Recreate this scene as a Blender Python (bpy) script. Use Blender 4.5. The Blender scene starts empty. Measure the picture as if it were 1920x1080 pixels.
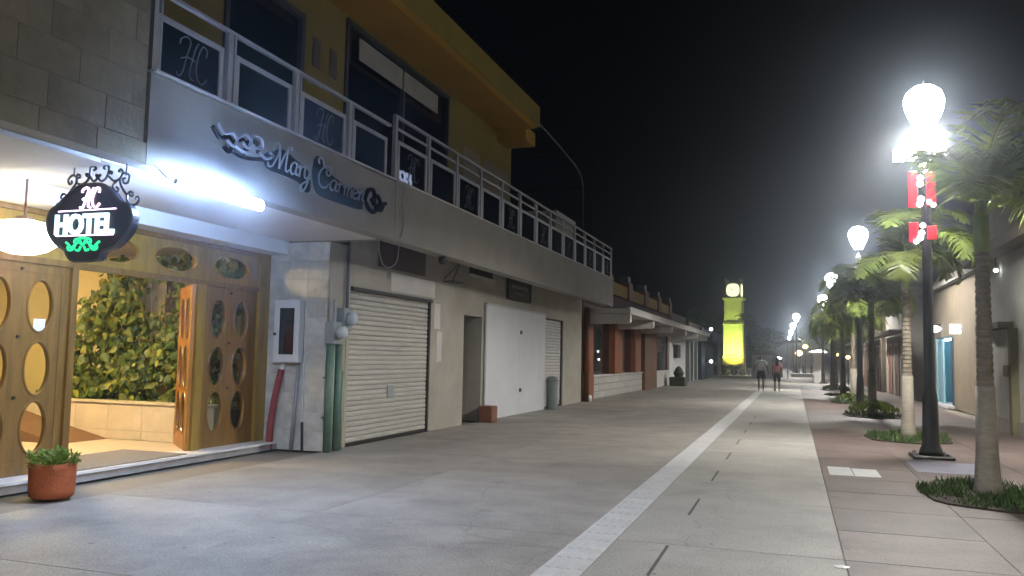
import bpy, bmesh, math, random
from mathutils import Vector, Matrix
random.seed(7)
R = math.radians
scene = bpy.context.scene
COL = scene.collection

# ------------------------------------------------------------------ camera
cam_d = bpy.data.cameras.new('camera')
cam = bpy.data.objects.new('camera', cam_d)
COL.objects.link(cam)
cam_d.sensor_width = 36.0
cam_d.lens = 36.0 * 1560.0 / 1920.0
cam_d.clip_start = 0.05
cam_d.clip_end = 2000
_X = Vector((0.9476, -0.00743, -0.31943))   # world axes seen in camera space (x right, y down, z forward)
_Y = Vector((0.31895, 0.08291, 0.94413))
_Z = _X.cross(_Y)
if _Z.y > 0:
    _Z = -_Z
_X.normalize(); _Y.normalize(); _Z.normalize()
right = Vector((_X.x, _Y.x, _Z.x)); down = Vector((_X.y, _Y.y, _Z.y)); fwd = Vector((_X.z, _Y.z, _Z.z))
m = Matrix((( right.x, -down.x, -fwd.x, 0.0),
            ( right.y, -down.y, -fwd.y, 0.0),
            ( right.z, -down.z, -fwd.z, 1.5),
            (0, 0, 0, 1)))
cam.matrix_world = m
scene.camera = cam

# ------------------------------------------------------------------ night sky
world = bpy.data.worlds.new('World')
scene.world = world
world.use_nodes = True
wn = world.node_tree.nodes; wl = world.node_tree.links
bg = wn['Background']
sky = wn.new('ShaderNodeTexSky')
sky.sky_type = 'NISHITA'
sky.sun_disc = False
sky.sun_elevation = R(-7)
sky.sun_rotation = R(200)
wl.new(sky.outputs[0], bg.inputs[0])
bg.inputs[1].default_value = 0.008

# ------------------------------------------------------------------ exposure
scene.view_settings.view_transform = 'Standard'
scene.view_settings.look = 'None'
scene.view_settings.exposure = 0.22
scene.view_settings.gamma = 1.0
scene.view_settings.use_curve_mapping = False
scene.cycles.use_denoising = True
scene.cycles.use_light_tree = False
scene.cycles.max_bounces = 6
scene.cycles.diffuse_bounces = 3
scene.cycles.glossy_bounces = 3
scene.cycles.transmission_bounces = 4
scene.cycles.transparent_max_bounces = 12
scene.cycles.volume_bounces = 0
scene.cycles.caustics_reflective = False
scene.cycles.caustics_refractive = False
scene.cycles.sample_clamp_indirect = 4.0

# strengths of the lamps that the place has
S_STREET = 42.0
S_TUBE = 280.0
S_PORCH = 8.0
P_STREET = 4300.0        # watts of the downward light in each lamp head
S_LOBBY = 240.0

# ------------------------------------------------------------------ materials
MATS = {}
def mat(name, col, rough=0.6, var=0.18, scale=3.0, metal=0.0, bump=0.0, bscale=40.0, spec=0.5,
        stain=None, rand=0.0, coat=0.0, stretch=None):
    if name in MATS:
        return MATS[name]
    M = bpy.data.materials.new(name); M.use_nodes = True
    n = M.node_tree.nodes; l = M.node_tree.links
    b = n['Principled BSDF']
    b.inputs['Roughness'].default_value = rough
    b.inputs['Metallic'].default_value = metal
    b.inputs['Specular IOR Level'].default_value = spec
    b.inputs['Coat Weight'].default_value = coat
    tc = n.new('ShaderNodeTexCoord')
    vec = tc.outputs['Object']
    if rand:
        oi = n.new('ShaderNodeObjectInfo')
        add = n.new('ShaderNodeVectorMath'); add.operation = 'MULTIPLY_ADD'
        add.inputs[1].default_value = (17.0, 31.0, 11.0)
        l.new(oi.outputs['Random'], add.inputs[0]); l.new(vec, add.inputs[2])
        vec = add.outputs[0]
    if stretch:
        mp = n.new('ShaderNodeMapping'); mp.inputs['Scale'].default_value = stretch
        l.new(vec, mp.inputs['Vector']); vec = mp.outputs[0]
    nz = n.new('ShaderNodeTexNoise'); nz.inputs['Scale'].default_value = scale
    nz.inputs['Detail'].default_value = 6.0; nz.inputs['Roughness'].default_value = 0.65
    l.new(vec, nz.inputs['Vector'])
    rp = n.new('ShaderNodeValToRGB')
    rp.color_ramp.elements[0].position = 0.28; rp.color_ramp.elements[1].position = 0.72
    d = [max(0.0, c * (1 - var * 1.6)) for c in col]; u = [min(1.0, c * (1 + var)) for c in col]
    rp.color_ramp.elements[0].color = (*d, 1); rp.color_ramp.elements[1].color = (*u, 1)
    l.new(nz.outputs['Fac'], rp.inputs[0])
    out = rp.outputs[0]
    if stain:
        n2 = n.new('ShaderNodeTexNoise'); n2.inputs['Scale'].default_value = stain[1]
        n2.inputs['Detail'].default_value = 8.0; n2.inputs['Roughness'].default_value = 0.7
        l.new(vec, n2.inputs['Vector'])
        r2 = n.new('ShaderNodeValToRGB')
        r2.color_ramp.elements[0].position = stain[2]; r2.color_ramp.elements[1].position = min(1.0, stain[2] + 0.16)
        l.new(n2.outputs['Fac'], r2.inputs[0])
        mx = n.new('ShaderNodeMix'); mx.data_type = 'RGBA'
        mlt = n.new('ShaderNodeMath'); mlt.operation = 'MULTIPLY'; mlt.inputs[1].default_value = stain[3]
        l.new(r2.outputs[0], mlt.inputs[0]); l.new(mlt.outputs[0], mx.inputs[0])
        l.new(out, mx.inputs[6]); mx.inputs[7].default_value = (*stain[0], 1)
        out = mx.outputs[2]
    if rand:
        mr = n.new('ShaderNodeMapRange'); mr.inputs[3].default_value = 1 - rand; mr.inputs[4].default_value = 1 + rand * 0.6
        l.new(oi.outputs['Random'], mr.inputs[0])
        hs = n.new('ShaderNodeHueSaturation'); l.new(mr.outputs[0], hs.inputs['Value']); l.new(out, hs.inputs['Color'])
        out = hs.outputs[0]
    l.new(out, b.inputs['Base Color'])
    if bump:
        nb = n.new('ShaderNodeTexNoise'); nb.inputs['Scale'].default_value = bscale; nb.inputs['Detail'].default_value = 5
        l.new(vec, nb.inputs['Vector'])
        bp = n.new('ShaderNodeBump'); bp.inputs['Strength'].default_value = bump; bp.inputs['Distance'].default_value = 0.02
        l.new(nb.outputs['Fac'], bp.inputs['Height']); l.new(bp.outputs[0], b.inputs['Normal'])
    MATS[name] = M
    return M

def emit(name, col, strength, sample=False):
    if name in MATS:
        return MATS[name]
    M = bpy.data.materials.new(name); M.use_nodes = True
    n = M.node_tree.nodes
    b = n['Principled BSDF']
    b.inputs['Base Color'].default_value = (*[c * 0.8 for c in col], 1)
    b.inputs['Emission Color'].default_value = (*col, 1)
    b.inputs['Emission Strength'].default_value = strength
    M.cycles.emission_sampling = 'AUTO' if sample else 'NONE'
    MATS[name] = M
    return M

def glass(name, tint=(0.9, 0.9, 0.9), refl=0.12, rough=0.03):
    if name in MATS:
        return MATS[name]
    M = bpy.data.materials.new(name); M.use_nodes = True
    n = M.node_tree.nodes; l = M.node_tree.links
    n.remove(n['Principled BSDF'])
    tr = n.new('ShaderNodeBsdfTransparent'); tr.inputs[0].default_value = (*tint, 1)
    gl = n.new('ShaderNodeBsdfGlossy'); gl.inputs['Roughness'].default_value = rough; gl.inputs[0].default_value = (0.9, 0.9, 0.95, 1)
    fc_ = n.new('ShaderNodeLayerWeight'); fc_.inputs[0].default_value = 0.5
    lw = n.new('ShaderNodeMath'); lw.operation = 'POWER'; lw.inputs[1].default_value = 5.0
    l.new(fc_.outputs['Facing'], lw.inputs[0])
    ad = n.new('ShaderNodeMath'); ad.operation = 'ADD'; ad.inputs[1].default_value = refl; ad.use_clamp = True
    l.new(lw.outputs[0], ad.inputs[0])
    mx = n.new('ShaderNodeMixShader'); l.new(ad.outputs[0], mx.inputs[0])
    l.new(tr.outputs[0], mx.inputs[1]); l.new(gl.outputs[0], mx.inputs[2])
    l.new(mx.outputs[0], n['Material Output'].inputs[0])
    MATS[name] = M
    return M

PAVE = mat('tan_concrete', (0.36, 0.335, 0.30), 0.58, 0.2, 1.3, bump=0.3, bscale=60, stain=((0.14, 0.13, 0.12), 0.45, 0.53, 0.5), rand=0.11)
PAVE_G = mat('grey_concrete', (0.36, 0.345, 0.31), 0.62, 0.16, 1.1, bump=0.25, bscale=60, stain=((0.13, 0.125, 0.12), 0.6, 0.56, 0.5), rand=0.08)
PAVE_R = mat('red_concrete', (0.155, 0.115, 0.103), 0.6, 0.16, 1.3, bump=0.3, bscale=50, stain=((0.065, 0.05, 0.046), 0.8, 0.5, 0.6), rand=0.09)
def grit(M):
    n = M.node_tree.nodes; l = M.node_tree.links
    b = n['Principled BSDF']; src = b.inputs['Base Color'].links[0].from_socket
    ge = n.new('ShaderNodeNewGeometry')
    def mixmul(src, fac_socket, col):
        mx = n.new('ShaderNodeMix'); mx.data_type = 'RGBA'; mx.blend_type = 'MULTIPLY'
        l.new(fac_socket, mx.inputs[0]); l.new(src, mx.inputs[6]); mx.inputs[7].default_value = (*col, 1)
        return mx.outputs[2]
    nz = n.new('ShaderNodeTexNoise'); nz.inputs['Scale'].default_value = 55; nz.inputs['Detail'].default_value = 4
    l.new(ge.outputs['Position'], nz.inputs['Vector'])
    mr = n.new('ShaderNodeMapRange'); mr.inputs[1].default_value = 0.45; mr.inputs[2].default_value = 0.62
    l.new(nz.outputs['Fac'], mr.inputs[0]); src = mixmul(src, mr.outputs[0], (0.70, 0.69, 0.67))
    vo = n.new('ShaderNodeTexVoronoi'); vo.inputs['Scale'].default_value = 2.1
    l.new(ge.outputs['Position'], vo.inputs['Vector'])
    m2 = n.new('ShaderNodeMapRange'); m2.inputs[1].default_value = 0.055; m2.inputs[2].default_value = 0.035
    l.new(vo.outputs['Distance'], m2.inputs[0]); src = mixmul(src, m2.outputs[0], (0.45, 0.43, 0.42))
    wn_ = n.new('ShaderNodeTexNoise'); wn_.inputs['Scale'].default_value = 1.7; wn_.inputs['Detail'].default_value = 6
    l.new(ge.outputs['Position'], wn_.inputs['Vector'])
    av = n.new('ShaderNodeVectorMath'); av.operation = 'MULTIPLY_ADD'; av.inputs[1].default_value = (0.9, 0.9, 0.0)
    l.new(wn_.outputs['Color'], av.inputs[0]); l.new(ge.outputs['Position'], av.inputs[2])
    v2 = n.new('ShaderNodeTexVoronoi'); v2.feature = 'DISTANCE_TO_EDGE'; v2.inputs['Scale'].default_value = 0.23
    l.new(av.outputs[0], v2.inputs['Vector'])
    m3 = n.new('ShaderNodeMapRange'); m3.inputs[1].default_value = 0.0028; m3.inputs[2].default_value = 0.001
    l.new(v2.outputs['Distance'], m3.inputs[0]); src = mixmul(src, m3.outputs[0], (0.82, 0.81, 0.8))
    l.new(src, b.inputs['Base Color'])
for M_ in (PAVE, PAVE_G, PAVE_R): grit(M_)
GROUT = mat('joint_filler', (0.21, 0.195, 0.17), 0.9, 0.2, 6)
EARTHG = mat('ground_concrete', (0.24, 0.215, 0.18), 0.8, 0.2, 0.4, bump=0.2)
TACT = mat('tactile_tile', (0.52, 0.52, 0.515), 0.55, 0.10, 6, rand=0.06)
PLASTER = mat('grey_plaster', (0.27, 0.252, 0.222), 0.75, 0.10, 1.6, bump=0.25, bscale=30, stain=((0.24, 0.225, 0.2), 0.9, 0.56, 0.4))
SOFFIT = mat('white_soffit_paint', (0.66, 0.65, 0.63), 0.8, 0.06, 1.2, stain=((0.42, 0.4, 0.36), 1.2, 0.6, 0.35))
SHOPWALL = mat('cream_shop_wall', (0.37, 0.345, 0.29), 0.75, 0.14, 1.4, bump=0.3, bscale=26, stain=((0.26, 0.22, 0.13), 0.8, 0.54, 0.5))
LIME = mat('limestone_tile', (0.58, 0.55, 0.48), 0.55, 0.22, 3.2, bump=0.15, bscale=25, rand=0.08)
LIME_D = mat('weathered_stone_tile', (0.24, 0.208, 0.138), 0.75, 0.26, 1.8, bump=0.3, bscale=18, rand=0.08)
MORTAR = mat('tile_mortar', (0.27, 0.245, 0.19), 0.9, 0.1, 10)
OCHRE = mat('ochre_wall_paint', (0.175, 0.132, 0.006), 0.8, 0.12, 1.5)
ORANGE_S = mat('orange_soffit_paint', (0.29, 0.155, 0.002), 0.8, 0.12, 0.8, stain=((0.2, 0.13, 0.01), 0.6, 0.55, 0.4))
WOOD = mat('varnished_wood', (0.185, 0.095, 0.02), 0.35, 0.28, 2.2, bump=0.08, bscale=30, stretch=(6, 6, 0.6), coat=0.3)
WOOD_O = mat('orange_varnished_wood', (0.42, 0.17, 0.03), 0.32, 0.25, 2.2, stretch=(6, 6, 0.6), coat=0.3)
WOOD_Y = mat('yellow_varnished_wood', (0.30, 0.18, 0.03), 0.3, 0.25, 2.0, stretch=(5, 5, 0.5), coat=0.4)
ALU = mat('white_aluminium', (0.40, 0.40, 0.41), 0.4, 0.05, 5, metal=0.2)
STEEL_D = mat('black_iron', (0.015, 0.015, 0.016), 0.45, 0.2, 8)
IRON_B = mat('blue_grey_iron', (0.035, 0.045, 0.06), 0.45, 0.2, 8)
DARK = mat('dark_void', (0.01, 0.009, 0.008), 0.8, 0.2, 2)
DARKFRAME = mat('dark_window_frame', (0.02, 0.019, 0.017), 0.5, 0.2, 4)
SHUT = mat('cream_shutter_metal', (0.48, 0.465, 0.42), 0.5, 0.12, 2.0, stain=((0.12, 0.10, 0.08), 2.4, 0.59, 0.7), rand=0.07, stretch=(1, 0.7, 3))
SHUT_W = mat('white_shutter_metal', (0.58, 0.57, 0.54), 0.5, 0.1, 3.0, rand=0.05)
BOARD_W = mat('white_painted_board', (0.62, 0.63, 0.65), 0.55, 0.07, 1.0, stain=((0.5, 0.48, 0.42), 0.9, 0.62, 0.4))
BROWN = mat('brown_panel', (0.075, 0.05, 0.028), 0.5, 0.25, 2.0)
TERRA = mat('terracotta', (0.36, 0.10, 0.04), 0.85, 0.22, 5, bump=0.35, spec=0.2, stain=((0.16, 0.08, 0.05), 6, 0.56, 0.6))
LEAF = mat('leaf_green', (0.11, 0.18, 0.028), 0.45, 0.4, 9, rand=0.35)
LEAF_Y = mat('leaf_yellow_green', (0.29, 0.32, 0.05), 0.45, 0.35, 9, rand=0.35)
LEAF_P = mat('palm_leaf', (0.22, 0.29, 0.065), 0.42, 0.35, 3, rand=0.25)
LEAF_P2 = mat('palm_leaf_pale', (0.28, 0.335, 0.08), 0.42, 0.35, 3, rand=0.25)
GRASSM = mat('grass_green', (0.05, 0.095, 0.016), 0.6, 0.4, 8)
SHRUBM = mat('shrub_green', (0.12, 0.17, 0.022), 0.5, 0.4, 6)
SOIL = mat('soil', (0.045, 0.033, 0.022), 0.95, 0.3, 12, bump=0.5)
TRUNK = mat('palm_trunk', (0.19, 0.16, 0.115), 0.85, 0.25, 6, bump=0.5, bscale=14, stretch=(1, 1, 5))
TRUNK_W = mat('whitewashed_trunk', (0.27, 0.235, 0.185), 0.85, 0.2, 6, bump=0.4, bscale=14, stretch=(1, 1, 4))
def translucent(M, w=0.4):
    n = M.node_tree.nodes; l = M.node_tree.links
    b = n['Principled BSDF']; t = n.new('ShaderNodeBsdfTranslucent')
    l.new(b.inputs['Base Color'].links[0].from_socket, t.inputs[0])
    mx = n.new('ShaderNodeMixShader'); mx.inputs[0].default_value = w
    l.new(b.outputs[0], mx.inputs[1]); l.new(t.outputs[0], mx.inputs[2]); l.new(mx.outputs[0], n['Material Output'].inputs[0])
for M_ in (LEAF, LEAF_Y, SHRUBM): translucent(M_)
for M_ in (LEAF_P, LEAF_P2): translucent(M_, 0.62)
SHAFT = mat('palm_crownshaft', (0.16, 0.20, 0.05), 0.5, 0.2, 4, stretch=(1, 1, 0.4))
FLOORT = mat('lobby_floor_tile', (0.62, 0.52, 0.38), 0.3, 0.08, 3)
MARBLE = mat('beige_marble', (0.60, 0.50, 0.35), 0.4, 0.14, 2.2, stain=((0.42, 0.32, 0.2), 1.6, 0.55, 0.55), rand=0.06)
STEPM = mat('white_marble_step', (0.72, 0.71, 0.70), 0.35, 0.06, 4)
RISER = mat('grey_step_riser', (0.30, 0.29, 0.28), 0.7, 0.15, 5)
MATTM = mat('grey_door_mat', (0.20, 0.19, 0.19), 0.95, 0.15, 20, bump=0.6, bscale=200)
RAMPM = mat('brown_carpet', (0.15, 0.075, 0.03), 0.9, 0.15, 10)
YWALL = mat('yellow_lobby_wall', (0.72, 0.50, 0.15), 0.7, 0.06, 2)
CREAMW = mat('cream_lobby_wall', (0.70, 0.60, 0.36), 0.7, 0.06, 2)
GREENP = mat('green_painted_pipe', (0.10, 0.17, 0.12), 0.5, 0.15, 5)
GREENP2 = mat('pale_green_painted_pipe', (0.26, 0.36, 0.28), 0.5, 0.15, 5)
REDP = mat('red_plastic', (0.42, 0.045, 0.045), 0.5, 0.15, 5)
GREYP = mat('grey_plastic_pipe', (0.30, 0.32, 0.32), 0.5, 0.12, 6)
METERM = mat('grey_meter_metal', (0.32, 0.35, 0.36), 0.4, 0.1, 6, metal=0.3)
NAVY = mat('navy_sign_face', (0.012, 0.012, 0.035), 0.35, 0.1, 3)
SILVER = mat('silver_letter', (0.32, 0.33, 0.40), 0.45, 0.05, 5, metal=0.2)
TEAL = mat('dark_teal_backing', (0.008, 0.014, 0.026), 0.9, 0.1, 4, spec=0.1)
ORANGE_P = mat('orange_paint', (0.22, 0.065, 0.02), 0.6, 0.12, 3)
YELLOW_P = mat('yellow_paint', (0.36, 0.22, 0.025), 0.7, 0.12, 3)
BROWNP = mat('brown_paint', (0.13, 0.055, 0.02), 0.6, 0.15, 3)
CONC_W = mat('white_concrete', (0.55, 0.53, 0.50), 0.75, 0.1, 1.5, bump=0.2, stain=((0.35, 0.33, 0.3), 0.9, 0.58, 0.4))
CONC_L = mat('pale_stone_course', (0.44, 0.43, 0.40), 0.7, 0.12, 2, rand=0.08)
RED_ROOF = mat('dark_red_roof', (0.07, 0.015, 0.018), 0.7, 0.2, 3)
WALL_R = mat('cream_right_wall', (0.42, 0.405, 0.36), 0.8, 0.12, 1.2, bump=0.2, stain=((0.28, 0.25, 0.19), 0.7, 0.56, 0.45))
WALL_R2 = mat('brown_right_wall', (0.20, 0.16, 0.11), 0.8, 0.15, 1.2)
WALL_R3 = mat('grey_right_wall', (0.28, 0.26, 0.22), 0.8, 0.15, 1.2)
CYANW = mat('cyan_wall', (0.30, 0.52, 0.60), 0.6, 0.08, 2)
BLUEW = mat('dark_blue_wall', (0.03, 0.05, 0.075), 0.7, 0.15, 2)
GREENC = mat('grey_green_wall', (0.30, 0.33, 0.31), 0.7, 0.12, 2)
TOWERM = mat('pale_yellow_tower_paint', (0.60, 0.68, 0.20), 0.7, 0.12, 1.2)
TOWERB = mat('ochre_tower_base', (0.46, 0.37, 0.06), 0.75, 0.1, 1.2)
SKIN = mat('skin', (0.26, 0.13, 0.075), 0.55, 0.06, 6)
HAIR = mat('black_hair', (0.012, 0.009, 0.008), 0.4, 0.2, 30)
SHIRT = mat('grey_green_cotton', (0.58, 0.64, 0.62), 0.9, 0.08, 8)
SHORTS = mat('black_cotton', (0.012, 0.012, 0.014), 0.9, 0.1, 8)
PINK = mat('pink_cotton', (0.82, 0.32, 0.40), 0.9, 0.08, 8)
GREYS = mat('dark_grey_cotton', (0.045, 0.043, 0.048), 0.9, 0.1, 8)
RUBBER = mat('black_rubber', (0.012, 0.012, 0.012), 0.8, 0.1, 8)
BIKEP = mat('dark_bike_paint', (0.03, 0.012, 0.014), 0.25, 0.1, 5, coat=0.6)
CHROME = mat('chrome', (0.6, 0.6, 0.6), 0.2, 0.05, 5, metal=1.0)
WHITEP = mat('white_paint', (0.72, 0.72, 0.70), 0.5, 0.06, 3)
REDBAN = emit('lit_red_panel', (0.8, 0.02, 0.045), 0.75)
GL_CLEAR = glass('clear_glass', (0.93, 0.95, 0.92), 0.02)
GL_DARK = glass('dark_tinted_glass', (0.16, 0.17, 0.20), 0.05)
GL_SHOP = glass('shop_glass', (0.55, 0.55, 0.55), 0.10)
E_STREET = emit('street_lamp_globe', (0.90, 0.95, 1.0), S_STREET, True)
E_TUBE = emit('cool_tube', (0.40, 0.60, 1.0), S_TUBE, True)
E_PORCH = emit('porch_lamp_glass', (1.0, 0.90, 0.72), S_PORCH, True)
E_LOBBY = emit('lobby_lamp_glass', (1.0, 0.74, 0.36), S_LOBBY, True)
E_WHITE = emit('lit_white_letter', (0.70, 0.93, 1.0), 1.35)
E_PINK = emit('lit_pink_line', (1.0, 0.75, 0.98), 2.4)
E_GREEN = emit('lit_green_ornament', (0.02, 0.75, 0.30), 1.2)
E_BULB = emit('decoration_bulb', (1.0, 0.97, 1.0), 7.0)
E_CLOCK = emit('backlit_clock_face', (1.0, 1.0, 0.62), 1.5)
E_ORANGE = emit('orange_lamp_glass', (1.0, 0.62, 0.22), 14.0)
E_FARW = emit('small_white_lamp', (0.95, 1.0, 0.98), 14.0)
E_SIGNW = emit('lit_white_sign', (0.85, 0.88, 1.0), 5.0)
E_DOOR = emit('doorway_tube', (0.55, 0.85, 1.0), 14.0, True)
E_FLOOD = emit('flood_lens', (1.0, 0.95, 0.6), 6.0)

# ------------------------------------------------------------------ mesh helpers
ORG = {}
class MB:
    def __init__(s):
        s.v = []; s.f = []
    def add(s, vs, fs):
        o = len(s.v); s.v += [tuple(v) for v in vs]; s.f += [tuple(i + o for i in f) for f in fs]
        return s
    def box(s, x0, x1, y0, y1, z0, z1):
        return s.add([(x0,y0,z0),(x1,y0,z0),(x1,y1,z0),(x0,y1,z0),(x0,y0,z1),(x1,y0,z1),(x1,y1,z1),(x0,y1,z1)],
                     [(0,3,2,1),(4,5,6,7),(0,1,5,4),(1,2,6,5),(2,3,7,6),(3,0,4,7)])
    def bbox(s, x0, x1, y0, y1, z0, z1, b=0.01):
        # box with chamfered vertical and top edges
        bm = bmesh.new()
        bmesh.ops.create_cube(bm, size=1.0)
        for v in bm.verts:
            v.co = Vector(((x0+x1)/2 + v.co.x*(x1-x0), (y0+y1)/2 + v.co.y*(y1-y0), (z0+z1)/2 + v.co.z*(z1-z0)))
        bmesh.ops.bevel(bm, geom=bm.edges[:], offset=b, segments=1, affect='EDGES', profile=0.5)
        bm.verts.index_update()
        s.add([v.co for v in bm.verts], [[v.index for v in f.verts] for f in bm.faces])
        bm.free()
        return s
    def lathe(s, prof, n=16, c=(0,0,0), cap=True):
        vs = []; fs = []
        for r, z in prof:
            for k in range(n):
                a = 2*math.pi*k/n
                vs.append((c[0]+r*math.cos(a), c[1]+r*math.sin(a), c[2]+z))
        for i in range(len(prof)-1):
            for k in range(n):
                k2 = (k+1) % n
                fs.append((i*n+k, i*n+k2, (i+1)*n+k2, (i+1)*n+k))
        if cap:
            fs.append(tuple(reversed(range(n)))); fs.append(tuple((len(prof)-1)*n+k for k in range(n)))
        return s.add(vs, fs)
    def tube(s, pts, r, n=6, closed=False, flat=None):
        pts = [Vector(p) for p in pts]; N = len(pts)
        rs = r if isinstance(r, (list, tuple)) else [r]*N
        vs = []; fs = []
        prev = None
        for i, p in enumerate(pts):
            a = pts[i-1] if (i > 0 or closed) else p
            b = pts[(i+1) % N] if (i < N-1 or closed) else p
            t = (b - a)
            if t.length < 1e-9: t = Vector((0,0,1))
            t.normalize()
            if prev is None:
                ref = Vector((0,0,1)) if abs(t.z) < 0.9 else Vector((1,0,0))
                nrm = t.cross(ref).normalized()
            else:
                nrm = prev - t * prev.dot(t)
                nrm = nrm.normalized() if nrm.length > 1e-6 else t.orthogonal().normalized()
            prev = nrm; bi = t.cross(nrm)
            for k in range(n):
                an = 2*math.pi*k/n
                vs.append(p + (nrm*math.cos(an) + bi*math.sin(an)) * rs[i])
        m_ = N if closed else N-1
        for i in range(m_):
            j = (i+1) % N
            for k in range(n):
                k2 = (k+1) % n
                fs.append((i*n+k, i*n+k2, j*n+k2, j*n+k))
        if not closed:
            fs.append(tuple(reversed(range(n)))); fs.append(tuple((N-1)*n+k for k in range(n)))
        return s.add(vs, fs)
    def prism(s, poly, axis, a0, a1):
        # poly: 2-D outline; axis 'x' -> (y,z), 'y' -> (x,z), 'z' -> (x,y)
        def P(u, v, a):
            return (a,u,v) if axis == 'x' else (u,a,v) if axis == 'y' else (u,v,a)
        n = len(poly)
        vs = [P(u,v,a0) for u,v in poly] + [P(u,v,a1) for u,v in poly]
        fs = [tuple(reversed(range(n))), tuple(range(n, 2*n))] + [(i,(i+1)%n,n+(i+1)%n,n+i) for i in range(n)]
        return s.add(vs, fs)
    def build(s, name, material, parent=None, smooth=False, recalc=True):
        me = bpy.data.meshes.new(name)
        o = ORG.get(parent, Vector((0,0,0))) if parent else Vector((0,0,0))
        me.from_pydata([(x-o.x, y-o.y, z-o.z) for x,y,z in s.v], [], s.f)
        if recalc:
            bm = bmesh.new(); bm.from_mesh(me)
            bmesh.ops.recalc_face_normals(bm, faces=bm.faces[:])
            bm.to_mesh(me); bm.free()
        me.update()
        if smooth:
            for p in me.polygons: p.use_smooth = True
        me.materials.append(material)
        return link(name, me, parent)

def link(name, me, parent=None, loc=None):
    ob = bpy.data.objects.new(name, me); COL.objects.link(ob)
    if parent:
        ob.parent = parent
        ORG[ob] = ORG.get(parent, Vector((0,0,0)))
        if loc is not None:
            ob.location = Vector(loc) - ORG[ob]
    elif loc is not None:
        ob.location = loc
    return ob

def tag(o, label, cat, group=None):
    o['label'] = label; o['category'] = cat
    if group: o['group'] = group
    return o
def struct(o):
    o['kind'] = 'structure'; return o
def stuff(o):
    o['kind'] = 'stuff'; return o
def thing(name, label, cat, loc=(0,0,0), group=None, local=False):
    o = bpy.data.objects.new(name, None); COL.objects.link(o)
    o.location = loc; o.empty_display_size = 0.2
    ORG[o] = Vector((0,0,0)) if local else Vector(loc)
    return tag(o, label, cat, group)
def dup(o, loc=None, rz=None, parent=None):
    c = o.copy(); COL.objects.link(c); c.parent = parent
    if loc is not None: c.location = loc
    if rz is not None: c.rotation_euler = (0,0,rz)
    for ch in list(o.children):
        dup(ch, parent=c)
    return c
def smoothpts(pts, sub=5, closed=False):
    P = [Vector(p) for p in pts]; n = len(P); out = []
    m_ = n if closed else n-1
    for i in range(m_):
        p0 = P[(i-1) % n] if (closed or i > 0) else P[0]
        p1 = P[i]; p2 = P[(i+1) % n]; p3 = P[(i+2) % n] if (closed or i < n-2) else P[n-1]
        for k in range(sub):
            t = k/sub
            out.append(0.5*((2*p1)+(p2-p0)*t+(2*p0-5*p1+4*p2-p3)*t*t+(3*p1-p0-3*p2+p3)*t**3))
    if not closed: out.append(P[-1])
    return out
def spiral(c, r0, r1, a0, a1, n=14):
    return [(c[0]+(r0+(r1-r0)*i/(n-1))*math.cos(a0+(a1-a0)*i/(n-1)), c[1]+(r0+(r1-r0)*i/(n-1))*math.sin(a0+(a1-a0)*i/(n-1))) for i in range(n)]
def text_mesh(txt, size, extrude, offset=0.0, mirror=False):
    cu = bpy.data.curves.new('t', 'FONT'); cu.body = txt; cu.size = size; cu.extrude = extrude; cu.offset = offset
    cu.align_x = 'CENTER'; cu.align_y = 'CENTER'; cu.resolution_u = 4
    ob = bpy.data.objects.new('t', cu); COL.objects.link(ob)
    dg = bpy.context.evaluated_depsgraph_get()
    me = bpy.data.meshes.new_from_object(ob.evaluated_get(dg))
    vs = [v.co.copy() for v in me.vertices]; fs = [tuple(p.vertices) for p in me.polygons]
    bpy.data.objects.remove(ob); bpy.data.curves.remove(cu); bpy.data.meshes.remove(me)
    return vs, fs

# ------------------------------------------------------------------ ground and paving
struct(MB().add([(-250,-60,-0.03),(250,-60,-0.03),(250,420,-0.03),(-250,420,-0.03)], [(0,1,2,3)]).build('ground', EARTHG, recalc=False))
pav = struct(MB().box(-6.73, 4.6, -8, 58, -0.028, -0.006).build('street_pavement', GROUT))
SLABS = {}
def slab(x0, x1, y0, y1, m_, top=0.0):
    key = (round(x1-x0,3), round(y1-y0,3), m_.name)
    if key not in SLABS:
        w, d = x1-x0, y1-y0
        b_ = MB().bbox(-w/2+0.004, w/2-0.004, -d/2+0.004, d/2-0.004, -0.02, 0.0, 0.003)
        ob = b_.build('slab', m_, pav); SLABS[key] = ob.data; bpy.data.objects.remove(ob)
    o = link('concrete_slab', SLABS[key], pav, ((x0+x1)/2, (y0+y1)/2, top + random.uniform(-0.0015, 0.0015)))
    return o
ys = [-2.65 + 2.4*i for i in range(23)]
for y in ys:
    for x0, x1 in ((-6.73, -4.23), (-4.23, -1.72)):
        slab(x0, x1, y, y+2.4, PAVE)
    slab(-1.40, 0.36, y, y+2.4, PAVE_G)
    slab(0.36, 1.55, y, y+1.2, PAVE_R); slab(0.36, 1.55, y+1.2, y+2.4, PAVE_R)
    slab(1.55, 3.0, y, y+2.4, PAVE_R)
    slab(3.0, 4.6, y, y+2.4, PAVE_R)
# far end of the street: one sheet
struct(MB().box(-9.0, 9.0, 52.6, 200, -0.028, -0.002).build('far_pavement', PAVE_G))

# tactile guide strip: tiles with raised bars
strip = struct(MB().box(-1.72, -1.40, 2.0, 46.0, -0.02, -0.004).build('tactile_strip', GROUT))
tb = MB().bbox(-0.157, 0.157, -0.157, 0.157, -0.02, 0.002, 0.003)
for k in range(4):
    xx = -0.115 + k*0.0767
    tb.bbox(xx-0.018, xx+0.018, -0.145, 0.145, 0.001, 0.009, 0.004)
t0 = tb.build('tile', TACT, strip); tile_me = t0.data; bpy.data.objects.remove(t0)
y = 2.16; i = 0
while y < 45.8:
    link('tactile_tile', tile_me, strip, (-1.56, y, random.uniform(-0.001, 0.001))); y += 0.32

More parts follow.
